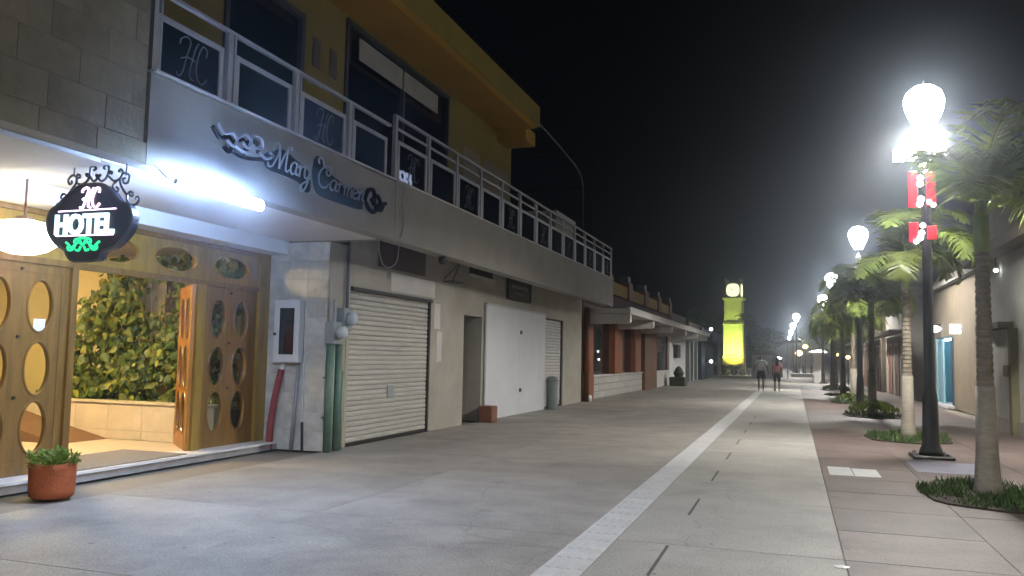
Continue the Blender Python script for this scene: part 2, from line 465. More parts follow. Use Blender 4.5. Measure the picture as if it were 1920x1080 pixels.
# drain slots with iron frames
for i, y0 in enumerate((3.5, 5.9, 8.3, 10.7, 13.1, 15.5, 17.9, 20.3, 22.7)):
    b_ = MB().box(-0.977, -0.953, y0, y0+0.98, 0.0022, 0.005)
    words = ['nearest the camera', 'second', 'third', 'fourth', 'fifth', 'sixth', 'seventh', 'eighth', 'farthest']
    o = b_.build('drain_slot', mat('drain_iron', (0.07, 0.065, 0.06), 0.8, 0.3, 9))
    tag(o, f'thin dark drain slot, {words[i]} in the row beside the guide strip', 'drain', 'drain slots along the street')

# white inlay tiles in the red band
inl = thing('paving_inlay', 'pale rectangular inlay of two tiles set in the reddish paving band', 'paving inlay', (0.78, 12.45, 0))
MB().bbox(0.45, 0.755, 12.0, 12.92, -0.01, 0.006, 0.003).build('inlay_tile', TACT, inl)
MB().bbox(0.765, 1.09, 12.0, 12.84, -0.01, 0.006, 0.003).build('inlay_tile', TACT, inl)
b_ = MB().add([(0.33+0.055*math.cos(a)*(1+.25*math.sin(3*a)), 6.70+0.05*math.sin(a), 0.004) for a in [k*0.7 for k in range(9)]] + [(0.33,6.70,0.012)], [(k,(k+1)%9,9) for k in range(9)])
tag(b_.build('paper_scrap', WHITEP), 'small crumpled white paper scrap on the ground near the camera', 'litter')
o = MB().bbox(1.62, 2.6, 12.9, 14.3, -0.01, 0.005, 0.003).build('painted_light_patch', mat('blue_lit_concrete', (0.24, 0.24, 0.29), 0.6, 0.15, 1.5))  # slab colour imitates bluish light falling on the concrete
tag(o, 'pale bluish patch of light painted on the paving at the foot of the nearest lamp post', 'painted light')

# ------------------------------------------------------------------ hotel building
F = -5.67; W = -6.73; D = -7.85
hot = thing('hotel_building', 'long grey hotel building with balcony, lit entrance recess and closed shops', 'building', (-7, 11, 0))
def hb(name, m_, *boxes, parent=None, smooth=False):
    b_ = MB()
    for q in boxes: b_.box(*q)
    return b_.build(name, m_, parent or hot, smooth)
# balcony edge beam in long cast panels
fas = hb('balcony_beam', PLASTER, (F-0.22, F, 2.0, 6.095, 3.2, 3.4), (F-0.22, F, 6.105, 11.19, 3.2, 4.08), (F-0.26, F, 11.2, 27.3, 3.2, 4.10))
hb('balcony_slab', PLASTER, (-12, F-0.23, 2.0, 27.28, 3.80, 4.06))
hb('entrance_soffit', SOFFIT, (-7.45, F-0.225, 6.12, 11.10, 3.203, 3.30), (-7.45, F-0.225, 2.0, 5.80, 3.16, 3.30))
hb('soffit_beam', SOFFIT, (-7.45, F-0.225, 5.81, 6.11, 3.185, 3.32))
hb('header_beam', SOFFIT, (-7.80, -7.45, 2.0, 11.10, 3.0, 3.31))
hb('beam_return', PLASTER, (-6.73, F-0.27, 11.10, 11.28, 3.204, 3.79))
hb('roof_cap_strip', CONC_W, (F-0.3, F+0.02, 6.15, 27.32, 4.101, 4.125))
# stone clad wall above the entrance on the left, tiles one by one
sw = hb('stone_wall', MORTAR, (F-0.5, F-0.004, 2.0, 6.06, 3.401, 7.6))
TM = {}
def tile(key, bm_fn, name, m_, parent, loc):
    if key not in TM:
        o_ = bm_fn().build('t', m_, None); TM[key] = o_.data; bpy.data.objects.remove(o_)
    return link(name, TM[key], parent, loc)
for r in range(14):
    z = 3.41 + r*0.30
    off = (r % 2) * 0.3
    for c in range(-1, 8):
        y0 = max(2.0, 2.0 + c*0.6 + off); y1 = min(6.055, 2.6 + c*0.6 + off)
        if y1 - y0 < 0.06: continue
        w = round(y1-y0, 2)
        tile(('st', w), lambda: MB().bbox(-0.02, 0.012, -w/2+0.002, w/2-0.002, -0.1485, 0.1485, 0.002), 'stone_tile', LIME_D, sw,
             (F-0.012 + random.uniform(-0.0015, 0.0015), (y0+y1)/2, z+0.148))
for r in range(1):
    for c in range(7):
        y0 = 2.0 + c*0.585
        tile(('sf',), lambda: MB().bbox(-0.02, 0.012, -0.286, 0.286, -0.098, 0.098, 0.004), 'stone_tile', LIME_D, sw, (F-0.004, y0+0.2925, 3.302))
# limestone pillar between the entrance and the shops
pil = hb('pillar', MORTAR, (-8.0, W-0.012, 11.13, 11.70, 0, 3.2))
for r in range(11):
    for c in range(3):
        w = 0.352 if c else 0.352
        tile(('pl',), lambda: MB().bbox(-0.1745, 0.1745, -0.012, 0.02, -0.1438, 0.1438, 0.002), 'limestone_tile', LIME, pil,
             (-7.79+0.176 + c*0.352, 11.13 + random.uniform(-0.002, 0.002), 0.145 + r*0.29))
hb('pillar_render', SHOPWALL, (W-0.012, W, 11.165, 11.699, 0, 3.2), parent=pil)
# shop wall: piers, lintels
wall = hb('shop_wall', SHOPWALL, (-7.1, W, 11.71, 11.80, 0, 3.79), (-7.1, W, 11.80, 14.96, 2.56, 3.79), (-7.1, W, 14.96, 16.70, 0, 3.79),
          (-7.1, W, 16.70, 17.80, 2.36, 3.79), (-7.1, W, 17.80, 22.92, 0, 3.79), (-7.1, W, 22.92, 24.92, 2.60, 3.79), (-7.1, W, 24.92, 27.28, 0, 3.79))
hb('end_wall', SHOPWALL, (-12, -7.1, 26.9, 27.27, 0, 3.79))
hb('plaster_band', CONC_W, (W, W+0.012, 13.2, 15.1, 2.60, 2.93))
# vertical wall stains pieces: lighter patched plaster strips
hb('plaster_patch', CONC_W, (W, W+0.008, 15.25, 15.5, 1.35, 1.95), (W, W+0.008, 15.1, 15.4, 2.0, 2.5))
# roller shutters with slats
def shutter(y0, y1, z1, m_, pitch, x, parent=hot):
    root = hb('roller_shutter', DARKFRAME, (x-0.06, x-0.03, y0, y1, 0.0, z1))
    n = int((z1-0.06)/pitch); w = round(y1-y0-0.06, 3)
    def fn():
        b_ = MB()
        prof = [(-0.012, 0.0), (0.006, 0.004), (0.016, pitch*0.3), (0.016, pitch*0.7), (0.006, pitch-0.008), (-0.012, pitch-0.003)]
        return b_.prism([(a, b) for a, b in prof], 'y', -w/2, w/2)
    for k in range(n):
        tile(('sl', y0), fn, 'slat', m_, root, (x + random.uniform(-0.003, 0.003), (y0+y1)/2, 0.05 + k*pitch)).rotation_euler = (random.uniform(-0.0012, 0.0012), random.uniform(-0.10, 0.10), 0)
    hb('guide_rail', DARKFRAME, (x-0.03, x+0.05, y0-0.002, y0+0.03, 0, z1), parent=root)
    hb('guide_rail', DARKFRAME, (x-0.03, x+0.05, y1-0.03, y1+0.002, 0, z1), parent=root)
    hb('bottom_bar', DARKFRAME, (x-0.03, x+0.03, y0+0.03, y1-0.03, 0.0, 0.048), parent=root)
    return root
s1 = shutter(11.80, 14.96, 2.56, SHUT, 0.083, -6.80)
hb('lock_plate', METERM, (-6.785, -6.765, 13.28, 13.52, 0.72, 0.93), parent=s1)
hb('shutter_hood', DARKFRAME, (W-0.06, W+0.03, 11.82, 14.98, 2.50, 2.56), parent=s1)
s2 = shutter(22.92, 24.92, 2.60, SHUT_W, 0.09, -6.82)
# dark doorway with a half open leaf
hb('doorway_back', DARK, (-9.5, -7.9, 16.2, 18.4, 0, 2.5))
hb('doorway_reveal', SHOPWALL, (-7.9, -7.1, 17.805, 17.95, 0, 2.36))
# little things on the wall
hb('vent_recess', DARK, (W, W+0.02, 16.95, 18.4, 3.28, 3.56))
hb('vent_sill', CONC_W, (W, W+0.05, 16.85, 18.5, 3.22, 3.28))
# end of beam and upper floor
hb('upper_wall', OCHRE, (-7.4, -7.0, 6.0, 8.75, 4.06, 7.11), (-7.4, -7.0, 10.6, 11.82, 4.06, 7.11), (-7.4, -7.0, 16.2, 20.4, 4.06, 7.11),
   (-7.4, -7.0, 11.82, 16.2, 7.05, 7.11), (-7.4, -7.0, 8.75, 10.6, 6.6, 7.11))
hb('upper_end_wall', OCHRE, (-12, -7.4, 20.2, 20.38, 4.06, 7.11))
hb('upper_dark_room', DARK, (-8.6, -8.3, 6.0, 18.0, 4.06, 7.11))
roof = MB().prism([(-5.9, 7.15), (-5.9, 7.63), (-12, 7.9), (-12, 7.11), (-6.05, 7.11)], 'y', 2.0, 19.3).build('roof_slab', ORANGE_S, hot)
MB().prism([(-5.895, 7.14), (-5.895, 7.64), (-5.925, 7.66), (-5.925, 7.14)], 'y', 2.0, 19.32).build('roof_edge', OCHRE, roof)
hb('soffit_box', ORANGE_S, (-7.4, -6.25, 19.3, 20.1, 6.86, 7.2), parent=roof)
def upper_window(y0, y1, z0, z1, muls=1):
    f = MB()
    x = -7.0
    f.box(x-0.1, x+0.03, y0, y0+0.09, z0, z1).box(x-0.1, x+0.03, y1-0.09, y1, z0, z1).box(x-0.1, x+0.03, y0, y1, z1-0.09, z1-0.002)
    for k in range(1, muls+1):
        yy = y0 + (y1-y0)*k/(muls+1); f.box(x-0.09, x+0.02, yy-0.03, yy+0.03, z0, z1)
    fr = f.build('window', DARKFRAME, hot)
    for k in range(muls+1):
        a = y0 + (y1-y0)*k/(muls+1) + 0.05; c = y0 + (y1-y0)*(k+1)/(muls+1) - 0.05
        hb('pane', GL_DARK, (x-0.06, x-0.05, a, c, z0, z1-0.09), parent=fr)
    return fr
w1 = upper_window(11.82, 16.2, 4.07, 7.05, 1)
for a, c in ((12.25, 13.9), (13.97, 15.55)):
    hb('roller_blind', mat('grey_blind', (0.30, 0.29, 0.26), 0.8, 0.1, 3), (-7.0+0.012, -7.0+0.03, a, c, 6.48, 6.86), parent=w1)
upper_window(8.75, 10.6, 4.07, 6.6, 0)
for a, c in ((17.05, 18.1), (18.35, 20.1)):
    hb('wall_panel', WALL_R2, (-7.0, -6.985, a, c, 4.07, 6.2))
for a in (10.95, 11.45):
    hb('wall_niche', BROWN, (-7.0, -6.98, a-0.1, a+0.1, 5.9, 6.35))
# terrace pergola frame beyond the roof
pg = thing('terrace_awning_frame', 'thin dark metal awning frame on the roof terrace beyond the yellow eave', 'awning frame', (-6.6, 22, 4.06))
for x, yy in ((-6.4, 25.9), (-9.5, 25.9)):
    MB().tube([(x, yy, 4.06), (x, yy, 6.9)], 0.028, 6).build('post', DARKFRAME, pg)
    MB().tube(smoothpts([(x, yy, 6.9), (x, yy-0.5, 7.35), (x, yy-2.2, 7.55), (x, 20.4, 7.75)], 5), 0.022, 6).build('rafter', DARKFRAME, pg)
for yy, zz in ((25.9, 6.9), (23.6, 7.54), (21.4, 7.70)):
    MB().tube([(-9.5, yy, zz), (-6.4, yy, zz)], 0.025, 6).build('crossbar', DARKFRAME, pg)
hb('terrace_wall', PLASTER, (-8.5, -7.0, 24.8, 27.1, 4.06, 5.95))
hb('terrace_wall_cap', CONC_W, (-8.55, -6.95, 24.75, 27.15, 5.95, 6.05))

# ------------------------------------------------------------------ balcony railing
rail = thing('balcony_railing', 'white aluminium balcony railing with dark glass panels above the hotel fascia', 'railing', (F, 12, 4.1))
HC = [  # script H and C monogram, local (u, v)
    [(-.48,-.42),(-.40,-.5),(-.28,-.36),(-.14,.1),(-.04,.42),(-.16,.52),(-.36,.42),(-.40,.28)],
    [(.24,.5),(.12,.3),(-.02,-.2),(-.02,-.42),(.10,-.46)],
    [(-.36,-.06),(-.12,.04),(.12,.02)],
    [(.52,.24),(.54,.42),(.40,.48),(.26,.25),(.18,-.08),(.24,-.38),(.42,-.46),(.58,-.28)],
]
def monogram(cu, cv, size, x, r, mirror=1):
    b_ = MB()
    for st in HC:
        b_.tube([(x, cu + mirror*p.x*size, cv + p.y*size) for p in smoothpts([(a, c, 0) for a, c in st], 4)], r, 5)
    return b_
MONO = mat('frosted_monogram', (0.12, 0.12, 0.14), 0.5, 0.1, 5)
def rail_panel(y0, y1, top, high, mono):
    x = F-0.06; a, c = y0+0.045, y1-0.045
    fr = MB()
    ptop = top - (0.36 if high else 0.22)
    fr.box(x-0.02, x+0.022, a, a+0.06, 4.126, ptop).box(x-0.02, x+0.022, c-0.06, c, 4.126, ptop)
    fr.box(x-0.019, x+0.021, a+0.06, c-0.06, ptop-0.055, ptop).box(x-0.019, x+0.021, a+0.06, c-0.06, 4.126, 4.15)
    f_ = fr.build('panel_frame', ALU, rail)
    p = MB().box(x-0.006, x+0.004, a+0.06, c-0.06, 4.15, ptop-0.055).build('pane', GL_DARK, f_)
    if mono:
        monogram((a+c)/2, (4.15+ptop)/2-0.03, min(0.42, (c-a)*0.62), x+0.012, 0.0075).build('monogram', MONO, f_)
    if high:
        MB().box(x-0.015, x+0.015, y0+0.04, y1-0.04, top-0.20, top-0.165).build('transom', ALU, rail)
def rail_post(y0, h):
    x = F-0.06
    MB().box(x-0.03, x+0.03, y0-0.035, y0+0.035, 4.126, h).build('post', ALU, rail)
sec1 = [6.16, 7.275, 8.55, 9.84, 11.05]
for i in range(4):
    rail_panel(sec1[i]+0.06 if i else sec1[i], sec1[i+1]-0.06, 4.92, False, i % 2 == 0)
for q in sec1[:-1]:
    rail_post(q, 4.90)
    MB().box(F-0.09, F-0.035, q-0.012+0.085, q+0.012+0.085, 4.126, 4.9).build('baluster', ALU, rail)
MB().box(F-0.085, F-0.03, 6.12, 11.05, 4.90, 4.935).build('top_rail', ALU, rail)
sec2 = [11.23 + 1.224*k for k in range(14)]
for i in range(13):
    rail_panel(sec2[i]+0.03, sec2[i+1]-0.03, 5.12, True, i % 2 == 0)
for q in sec2: rail_post(q, 5.10)
MB().box(F-0.085, F-0.03, 11.19, sec2[-1]+0.05, 5.10, 5.135).build('top_rail', ALU, rail)
MB().box(F-0.1, F-0.02, 6.05, 6.13, 4.126, 7.1).build('dark_corner_post', DARKFRAME, rail)
# glowing reversed letters added behind the first tall panel to imitate a sign reflection
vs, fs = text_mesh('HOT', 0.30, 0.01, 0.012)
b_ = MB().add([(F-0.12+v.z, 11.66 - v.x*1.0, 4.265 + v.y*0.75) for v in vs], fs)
tag(b_.build('reflection_letters', emit('glowing_reflection_letter', (0.9, 0.97, 1.0), 11.0), recalc=False), 'sign reflection made of small glowing backwards letters low behind the balcony glass', 'imitated reflection')

# ------------------------------------------------------------------ fascia sign: Mary Carmen
sg = thing('fascia_sign', 'silver script Mary Carmen lettering with dark scroll ornaments on the fascia', 'sign', (F, 8.8, 3.65))
def strokes(sts, u0, v0, s, x, r, sub=5):
    b_ = MB()
    for st in sts:
        b_.tube([(x, u0 + p.x*s, v0 + p.y*s) for p in smoothpts([(a, c, 0) for a, c in st], sub)], r, 5)
    return b_
LT = {
 'M': ([[(-.10,.62),(-.08,.85),(.08,1.0),(.2,.9),(.2,.65),(.1,.3),(-.05,.02),(-.22,-.02),(-.28,.12)], [(.2,.92),(.28,.5),(.34,.03)], [(.34,.03),(.5,.55),(.66,1.0)], [(.66,1.0),(.8,1.06),(.88,.92)], [(.66,1.0),(.66,.5),(.70,.08),(.80,.02),(.9,.12)]], .92),
 'a': ([[(.30,.36),(.18,.44),(.04,.32),(.02,.12),(.12,.0),(.24,.08),(.30,.36)], [(.31,.42),(.29,.14),(.34,.02),(.42,.06)]], .40),
 'r': ([[(0,.30),(.06,.42),(.08,.2),(.08,0)], [(.08,.24),(.16,.40),(.28,.40)]], .30),
 'y': ([[(.0,.42),(.02,.12),(.12,.02),(.24,.12),(.28,.42)], [(.28,.42),(.24,-.1),(.10,-.45),(-.06,-.45),(-.04,-.25),(.2,-.05),(.36,.1)]], .36),
 'C': ([[(.62,.72),(.64,.9),(.5,1.02),(.3,1.0),(.1,.8),(-.02,.5),(.04,.15),(.24,-.02),(.46,.04),(.6,.24)], [(.62,.72),(.5,.58),(.36,.68),(.36,.82)], [(-.1,.98),(-.18,1.14),(-.06,1.26),(.1,1.16),(.16,.98),(.3,.9)]], .66),
 'm': ([[(0,.28),(.06,.42),(.08,.2),(.07,0)], [(.08,.26),(.18,.42),(.26,.36),(.25,0)], [(.26,.26),(.36,.42),(.45,.36),(.44,.1),(.52,.02)]], .52),
 'e': ([[(.03,.2),(.2,.26),(.26,.36),(.16,.44),(.04,.34),(.02,.12),(.14,.0),(.3,.08)]], .32),
 'n': ([[(0,.28),(.06,.42),(.08,.2),(.07,0)], [(.08,.26),(.2,.42),(.29,.36),(.28,.1),(.38,.02)]], .36),
}
def write(word, u0, v0, s, x, r, parent, wide):
    u = u0
    for ch in word:
        st, w = LT[ch]
        k_ = s*(1.0 if ch.isupper() else 1.15)
        b_ = MB()
        for q in st:
            b_.tube([(x, u + (p.x*wide + p.y*0.22)*k_, v0 + p.y*k_) for p in smoothpts([(a, c, 0) for a, c in q], 5)], r, 5)
        b_.build('letter', SILVER, parent)
        u += w*k_*wide*1.02
write('Mary', 8.0, 3.60, 0.30, F+0.045, 0.0115, sg, 1.2)
write('Carmen', 8.96, 3.58, 0.285, F+0.045, 0.0115, sg, 1.42)
def blob(pts, x0, x1, nm, m_=TEAL, parent=sg):
    return MB().prism([(p.x, p.y) for p in smoothpts([(a, c, 0) for a, c in pts], 5, True)], 'x', x0, x1).build(nm, m_, parent)
blob([(7.88,3.72),(8.05,3.80),(8.25,3.86),(8.5,3.80),(8.68,3.76),(8.82,3.68),(8.84,3.50),(8.74,3.45),(8.62,3.53),(8.3,3.555),(8.0,3.56),(7.88,3.62)], F+0.004, F+0.014, 'backing_board')
blob([(8.90,3.88),(8.98,3.96),(9.10,3.94),(9.22,3.83),(9.6,3.74),(10.05,3.73),(10.16,3.66),(10.17,3.54),(10.1,3.47),(9.6,3.46),(9.1,3.47),(8.94,3.54),(8.88,3.7)], F+0.004, F+0.014, 'backing_board')
PLUM = mat('dark_plum_ornament', (0.012,0.011,0.018), 0.9, 0.3, 8, spec=0.1)
ro = MB()
for st in ([(10.2,3.64),(10.3,3.78),(10.44,3.80),(10.48,3.68),(10.38,3.66)], [(10.2,3.62),(10.32,3.52),(10.48,3.50),(10.54,3.60),(10.44,3.62)], [(10.46,3.72),(10.58,3.74),(10.66,3.64),(10.58,3.58)], [(10.56,3.56),(10.68,3.56),(10.76,3.66),(10.82,3.68)]):
    ro.tube([(F+0.03, p.x, p.y) for p in smoothpts([(a, c, 0) for a, c in st], 5)], 0.030, 6)
ro.build('scroll_ornament', PLUM, sg)
lo2 = MB()
for st in ([(6.98,3.80),(7.10,3.71),(7.24,3.75),(7.32,3.68),(7.26,3.60),(7.16,3.64)], [(7.32,3.70),(7.46,3.78),(7.56,3.72),(7.50,3.64)], [(7.53,3.67),(7.60,3.80),(7.74,3.80),(7.76,3.70)], [(7.28,3.63),(7.45,3.60),(7.62,3.61),(7.9,3.66)]):
    lo2.tube([(F+0.012, p.x, p.y) for p in smoothpts([(a, c, 0) for a, c in st], 5)], 0.026, 6)
lo2.build('scroll_shadow_board', PLUM, sg)
orn = MB()
for st in ([(7.02,3.84),(7.12,3.76),(7.26,3.80),(7.34,3.74),(7.28,3.66),(7.18,3.70)], [(7.34,3.76),(7.48,3.84),(7.58,3.78),(7.52,3.70),(7.44,3.74)],
           [(7.55,3.72),(7.62,3.86),(7.76,3.86),(7.78,3.76),(7.68,3.74)], [(7.3,3.68),(7.45,3.64),(7.58,3.66)], [(7.74,3.7),(7.86,3.66),(7.96,3.70)]):
    orn.tube([(F+0.05, p.x, p.y) for p in smoothpts([(a, c, 0) for a, c in st], 5)], 0.018, 5)
orn.build('leaf_scroll', SILVER, sg)

# fluorescent tube in front of the fascia
tl = thing('fluorescent_light', 'bright cool white fluorescent tube mounted under the hotel fascia sign', 'tube light', (F, 6.85, 3.04))
TX, TZ, TA, TB = -5.41, 3.05, 6.22, 7.50
MB().tube([(TX, TA, TZ), (TX, TB, TZ)], 0.055, 12).build('tube', E_TUBE, tl)
MB().box(TX-0.085, TX+0.02, TA, TB, TZ+0.057, TZ+0.066).build('light_shield', WHITEP, tl)  # strip added above the tube to hold its light off the fascia
for ya, yb in ((TA-0.015, TA), (TB, TB+0.015)):
    MB().box(TX-0.03, TX+0.03, ya, yb, TZ-0.03, TZ+0.03).build('end_cap', WHITEP, tl)
    MB().tube([(F, (ya+yb)/2, TZ+0.17), (TX-0.1, (ya+yb)/2, TZ+0.03), (TX-0.03, (ya+yb)/2, TZ)], 0.006, 5).build('bracket', WHITEP, tl)

# ------------------------------------------------------------------ hanging HOTEL sign
YS = 6.0
hs = thing('hotel_sign', 'dark oval hanging HOTEL sign with lit letters and wrought iron scrolls', 'sign', (-6.12, YS, 2.35))
K = 0.00097
def cs(cx, cy):
    return (-6.123 + (cx-590)*K, 2.646 - (cy-650 + 0.035*(cx-590))*K)
outl = [(480,290),(610,278),(740,290),(830,350),(925,440),(1040,485),(1092,580),(1075,700),(1000,800),(900,880),(760,925),(725,990),(650,1020),(530,1024),(400,1018),(335,965),(300,915),(190,860),(95,760),(62,650),(95,540),(190,475),(300,385),(400,315)]
poly = [cs(p.x, p.y) for p in smoothpts([(a, c, 0) for a, c in outl], 4, True)]
MB().prism(poly, 'y', YS-0.06, YS+0.02).build('sign_body', NAVY, hs)
MB().tube([(u, YS-0.062, v) for u, v in poly], 0.012, 6, closed=True).build('rim', IRON_B, hs)
vs, fs = text_mesh('HOTEL', 0.30, 0.012, 0.010)
xs = [v.x for v in vs]; zs = [v.y for v in vs]; sx = 0.69/(max(xs)-min(xs)); sz = 0.197/(max(zs)-min(zs))
c0 = cs(540, 668)
MB().add([(c0[0]+(v.x-(max(xs)+min(xs))/2)*sx, YS-0.075-v.z, c0[1]+(v.y-(max(zs)+min(zs))/2)*sz) for v in vs], fs).build('lettering', E_WHITE, hs, recalc=False)
for a, c in (((205,548),(900,518)), ((195,786),(885,764))):
    p, q = cs(*a), cs(*c)
    MB().tube([(p[0], YS-0.068, p[1]), (q[0], YS-0.068, q[1])], 0.0065, 6).build('lit_line', E_PINK, hs)
mg = MB()
for st in HC:
    cc = cs(575, 418)
    mg.tube([(cc[0]+p.x*0.215, YS-0.07, cc[1]+p.y*0.19) for p in smoothpts([(a, c, 0) for a, c in st], 4)], 0.0105, 6)
mg.build('monogram', E_PINK, hs)
gr = MB()
for sgn in (-1, 1):
    for st in ([(0,-.02),(.10,.05),(.2,.0),(.3,-.06),(.38,.0),(.46,.05)], [(.04,.02),(.1,.1),(.2,.1),(.22,.04),(.16,.02)], [(.2,-.02),(.28,-.10),(.38,-.1),(.4,-.03)], [(.05,-.04),(.1,-.12),(.18,-.1)], [(.0,.12),(.08,.13),(.12,.06)]):
        cc = cs(525, 862)
        gr.tube([(cc[0]+sgn*p.x*0.43, YS-0.068, cc[1]+p.y*0.47) for p in smoothpts([(a, c, 0) for a, c in st], 4)], 0.0115, 5)
gr.build('lit_ornament', E_GREEN, hs)
# wrought iron scrolls above the board
def sc(pts, nm='scroll', r=0.0115):
    MB().tube([(u, YS, v) for u, v in pts], r, 6).build(nm, IRON_B, hs)
def cspts(l): return [cs(p.x, p.y) for p in smoothpts([(a, c, 0) for a, c in l], 5)]
sc(cspts([(185,480),(215,430),(215,380),(175,360),(150,395),(180,408)]))
sc(cspts([(100,470),(120,455),(150,470),(135,500),(165,492),(200,470),(220,390),(330,255),(330,200),(275,180),(230,220),(245,265),(275,255),(268,230)]))
sc(cspts([(330,255),(335,180),(365,175),(378,200),(350,205)]))
sc(cspts([(330,255),(400,270),(460,240),(490,190),(500,110),(535,90),(565,120),(535,135)]))
sc(cspts([(490,200),(450,185),(452,165),(475,175)]))
sc(cspts([(495,195),(540,240),(585,215),(570,180),(600,185),(625,180),(600,210),(640,240),(690,215),(720,150),(715,95),(675,85),(658,115),(690,125)]))
sc(cspts([(720,150),(762,150),(755,170),(730,165)]))
sc(cspts([(720,190),(790,240),(860,220),(890,160),(870,130),(842,145),(862,155)]))
sc(cspts([(880,180),(925,165),(970,195),(960,255),(915,265),(895,225),(930,215)]))
sc(cspts([(860,220),(880,290),(950,370),(990,345),(1030,365),(1010,390),(985,375)]))
sc(cspts([(955,365),(960,430),(1000,470),(1070,465),(1100,410),(1070,395),(1065,425)]))
sc(cspts([(400,270),(385,330),(340,365),(320,335),(350,325)]))
sc(cspts([(830,235),(780,290),(820,350),(850,320),(820,300)]))
for cx in (295, 930):
    p = cs(cx, 190)
    MB().tube([(p[0], YS, p[1]), (p[0]+0.006, YS, 3.19)], 0.0095, 6).build('hanging_rod', IRON_B, hs)

# ------------------------------------------------------------------ entrance: doors, transom, step
def oval_plate(b_, u0, u1, v0, v1, cu, cv, ru, rv, x0, x1, n=32, axis='x'):
    # rectangular plate with an oval hole; u along Y, v along Z, thickness along X
    ang = [2*math.pi*k/n for k in range(n)]
    def rect(a):
        dx, dz = math.cos(a), math.sin(a)
        t = 1e9
        if abs(dx) > 1e-9: t = min(t, ((u1-cu) if dx > 0 else (u0-cu))/dx)
        if abs(dz) > 1e-9: t = min(t, ((v1-cv) if dz > 0 else (v0-cv))/dz)
        return (cu+dx*t, cv+dz*t)
    # include corners
    ca = sorted([math.atan2(v-cv, u-cu) % (2*math.pi) for u in (u0, u1) for v in (v0, v1)])
    for c_ in ca:
        k = min(range(len(ang)), key=lambda i: abs(((ang[i]-c_+math.pi) % (2*math.pi))-math.pi))
        ang[k] = c_
    ang.sort()
    vs = []
    for x in (x1, x0):
        for a in ang: u, v = rect(a); vs.append((x, u, v))
        for a in ang: vs.append((x, cu+ru*math.cos(a), cv+rv*math.sin(a)))
    fs = []
    for k in range(n):
        j = (k+1) % n
        fs += [(k, j, n+j, n+k), (2*n+k, 3*n+k, 3*n+j, 2*n+j), (n+k, n+j, 3*n+j, 3*n+k), (k, 2*n+k, 2*n+j, j)]
    b_.add(vs, fs)
def door_leaf(w, h, wood, nm='door_leaf', cols=2, rows=((0.62,0.275),(1.26,0.28),(1.94,0.275)), parent=None, u0=0.0, x=0.0, z0=0.0, with_glass=True):
    b_ = MB(); th = 0.045
    edges = [z0, z0+0.30-0.12, 0, 0]
    cw = (w-0.20)/cols; bounds = [0.12+0.14, 0.95, 1.60, 2.30]
    leaf_parts = []
    x0, x1 = x-th/2, x+th/2
    b_.box(x0, x1, u0, u0+0.10, z0, z0+h); b_.box(x0, x1, u0+w-0.10, u0+w, z0, z0+h)
    b_.box(x0, x1, u0+0.10, u0+w-0.10, z0, bounds[0]); b_.box(x0, x1, u0+0.10, u0+w-0.10, bounds[3], z0+h)
    rings = []; panes = []
    for c in range(cols):
        for r_, (cz, rz_) in enumerate(rows):
            a = u0+0.10+cw*c
            cu_ = a+cw/2; ru = min(0.155, cw*0.33)
            oval_plate(b_, a, a+cw, bounds[r_], bounds[r_+1], cu_, cz, ru, rz_, x0+0.006, x1-0.006)
            ring = MB(); rings.append(ring)
            ring.tube([(x1-0.004, cu_+(ru+0.012)*math.cos(t), cz+(rz_+0.012)*math.sin(t)) for t in [2*math.pi*k/28 for k in range(28)]], 0.014, 6, closed=True)
            ring = MB(); rings.append(ring)
            ring.tube([(x0+0.004, cu_+(ru+0.012)*math.cos(t), cz+(rz_+0.012)*math.sin(t)) for t in [2*math.pi*k/28 for k in range(28)]], 0.014, 6, closed=True)
            panes.append((cu_, cz, ru, rz_))
    leaf = b_.build(nm, wood, parent)
    for ring in rings: ring.build('oval_moulding', WOOD, leaf)
    if with_glass:
        for cu_, cz, ru, rz_ in panes:
            MB().prism([(cu_+ru*math.cos(t), cz+rz_*math.sin(t)) for t in [2*math.pi*k/24 for k in range(24)]], 'x', x-0.004, x+0.004).build('oval_pane', GL_CLEAR, leaf)
    # small iron studs
    for zz in (bounds[1], bounds[2], bounds[3]+0.03):
        st = MB().lathe([(0.018,-0.012),(0.018,0.012)], 8, (0,0,0))
        n0 = len(st.v)-16
        st.v[n0:] = [(x1+0.008+vz*0.8, u0+w/2+vx, zz+vy) for vx, vy, vz in st.v[n0:]]
        st.build('stud', STEEL_D, leaf)
    return leaf
lf1 = door_leaf(1.26, 2.28, WOOD, parent=hot, u0=6.10, x=D, z0=0.12)
lf0 = door_leaf(1.26, 2.28, WOOD, parent=hot, u0=4.80, x=D, z0=0.12)
lf2 = door_leaf(1.24, 2.28, WOOD, parent=hot, u0=9.63, x=D, z0=0.12)
hb('paper_notice', WHITEP, (D+0.006, D+0.008, 6.93, 7.08, 1.67, 1.80), parent=lf1)
# open leaf, folded back into the lobby
lfo = door_leaf(1.10, 2.28, WOOD_O, parent=hot, u0=-0.0, x=0.0, z0=0.12)
org = ORG[hot]
lfo.data.transform(Matrix.Translation(org))
for ch in lfo.children: ch.data.transform(Matrix.Translation(org))
lfo.location = Vector((-7.80, 9.42, 0)) - org
lfo.rotation_euler = (0, 0, math.atan2(0.82, 0.73) )
hb('door_post', WOOD, (D-0.05, D+0.06, 7.362, 7.45, 0.12, 3.0))
hb('hinge_post', WOOD_Y, (D-0.05, D+0.09, 9.46, 9.628, 0.12, 2.40))
hb('jamb_post', WOOD_Y, (D-0.25, D+0.08, 10.872, 11.12, 0.12, 3.0))
hb('transom_rail', WOOD, (D-0.045, D+0.055, 4.7, 10.87, 2.40, 2.47))
hb('transom_top_rail', WOOD, (D-0.045, D+0.055, 4.7, 10.87, 2.94, 2.998))
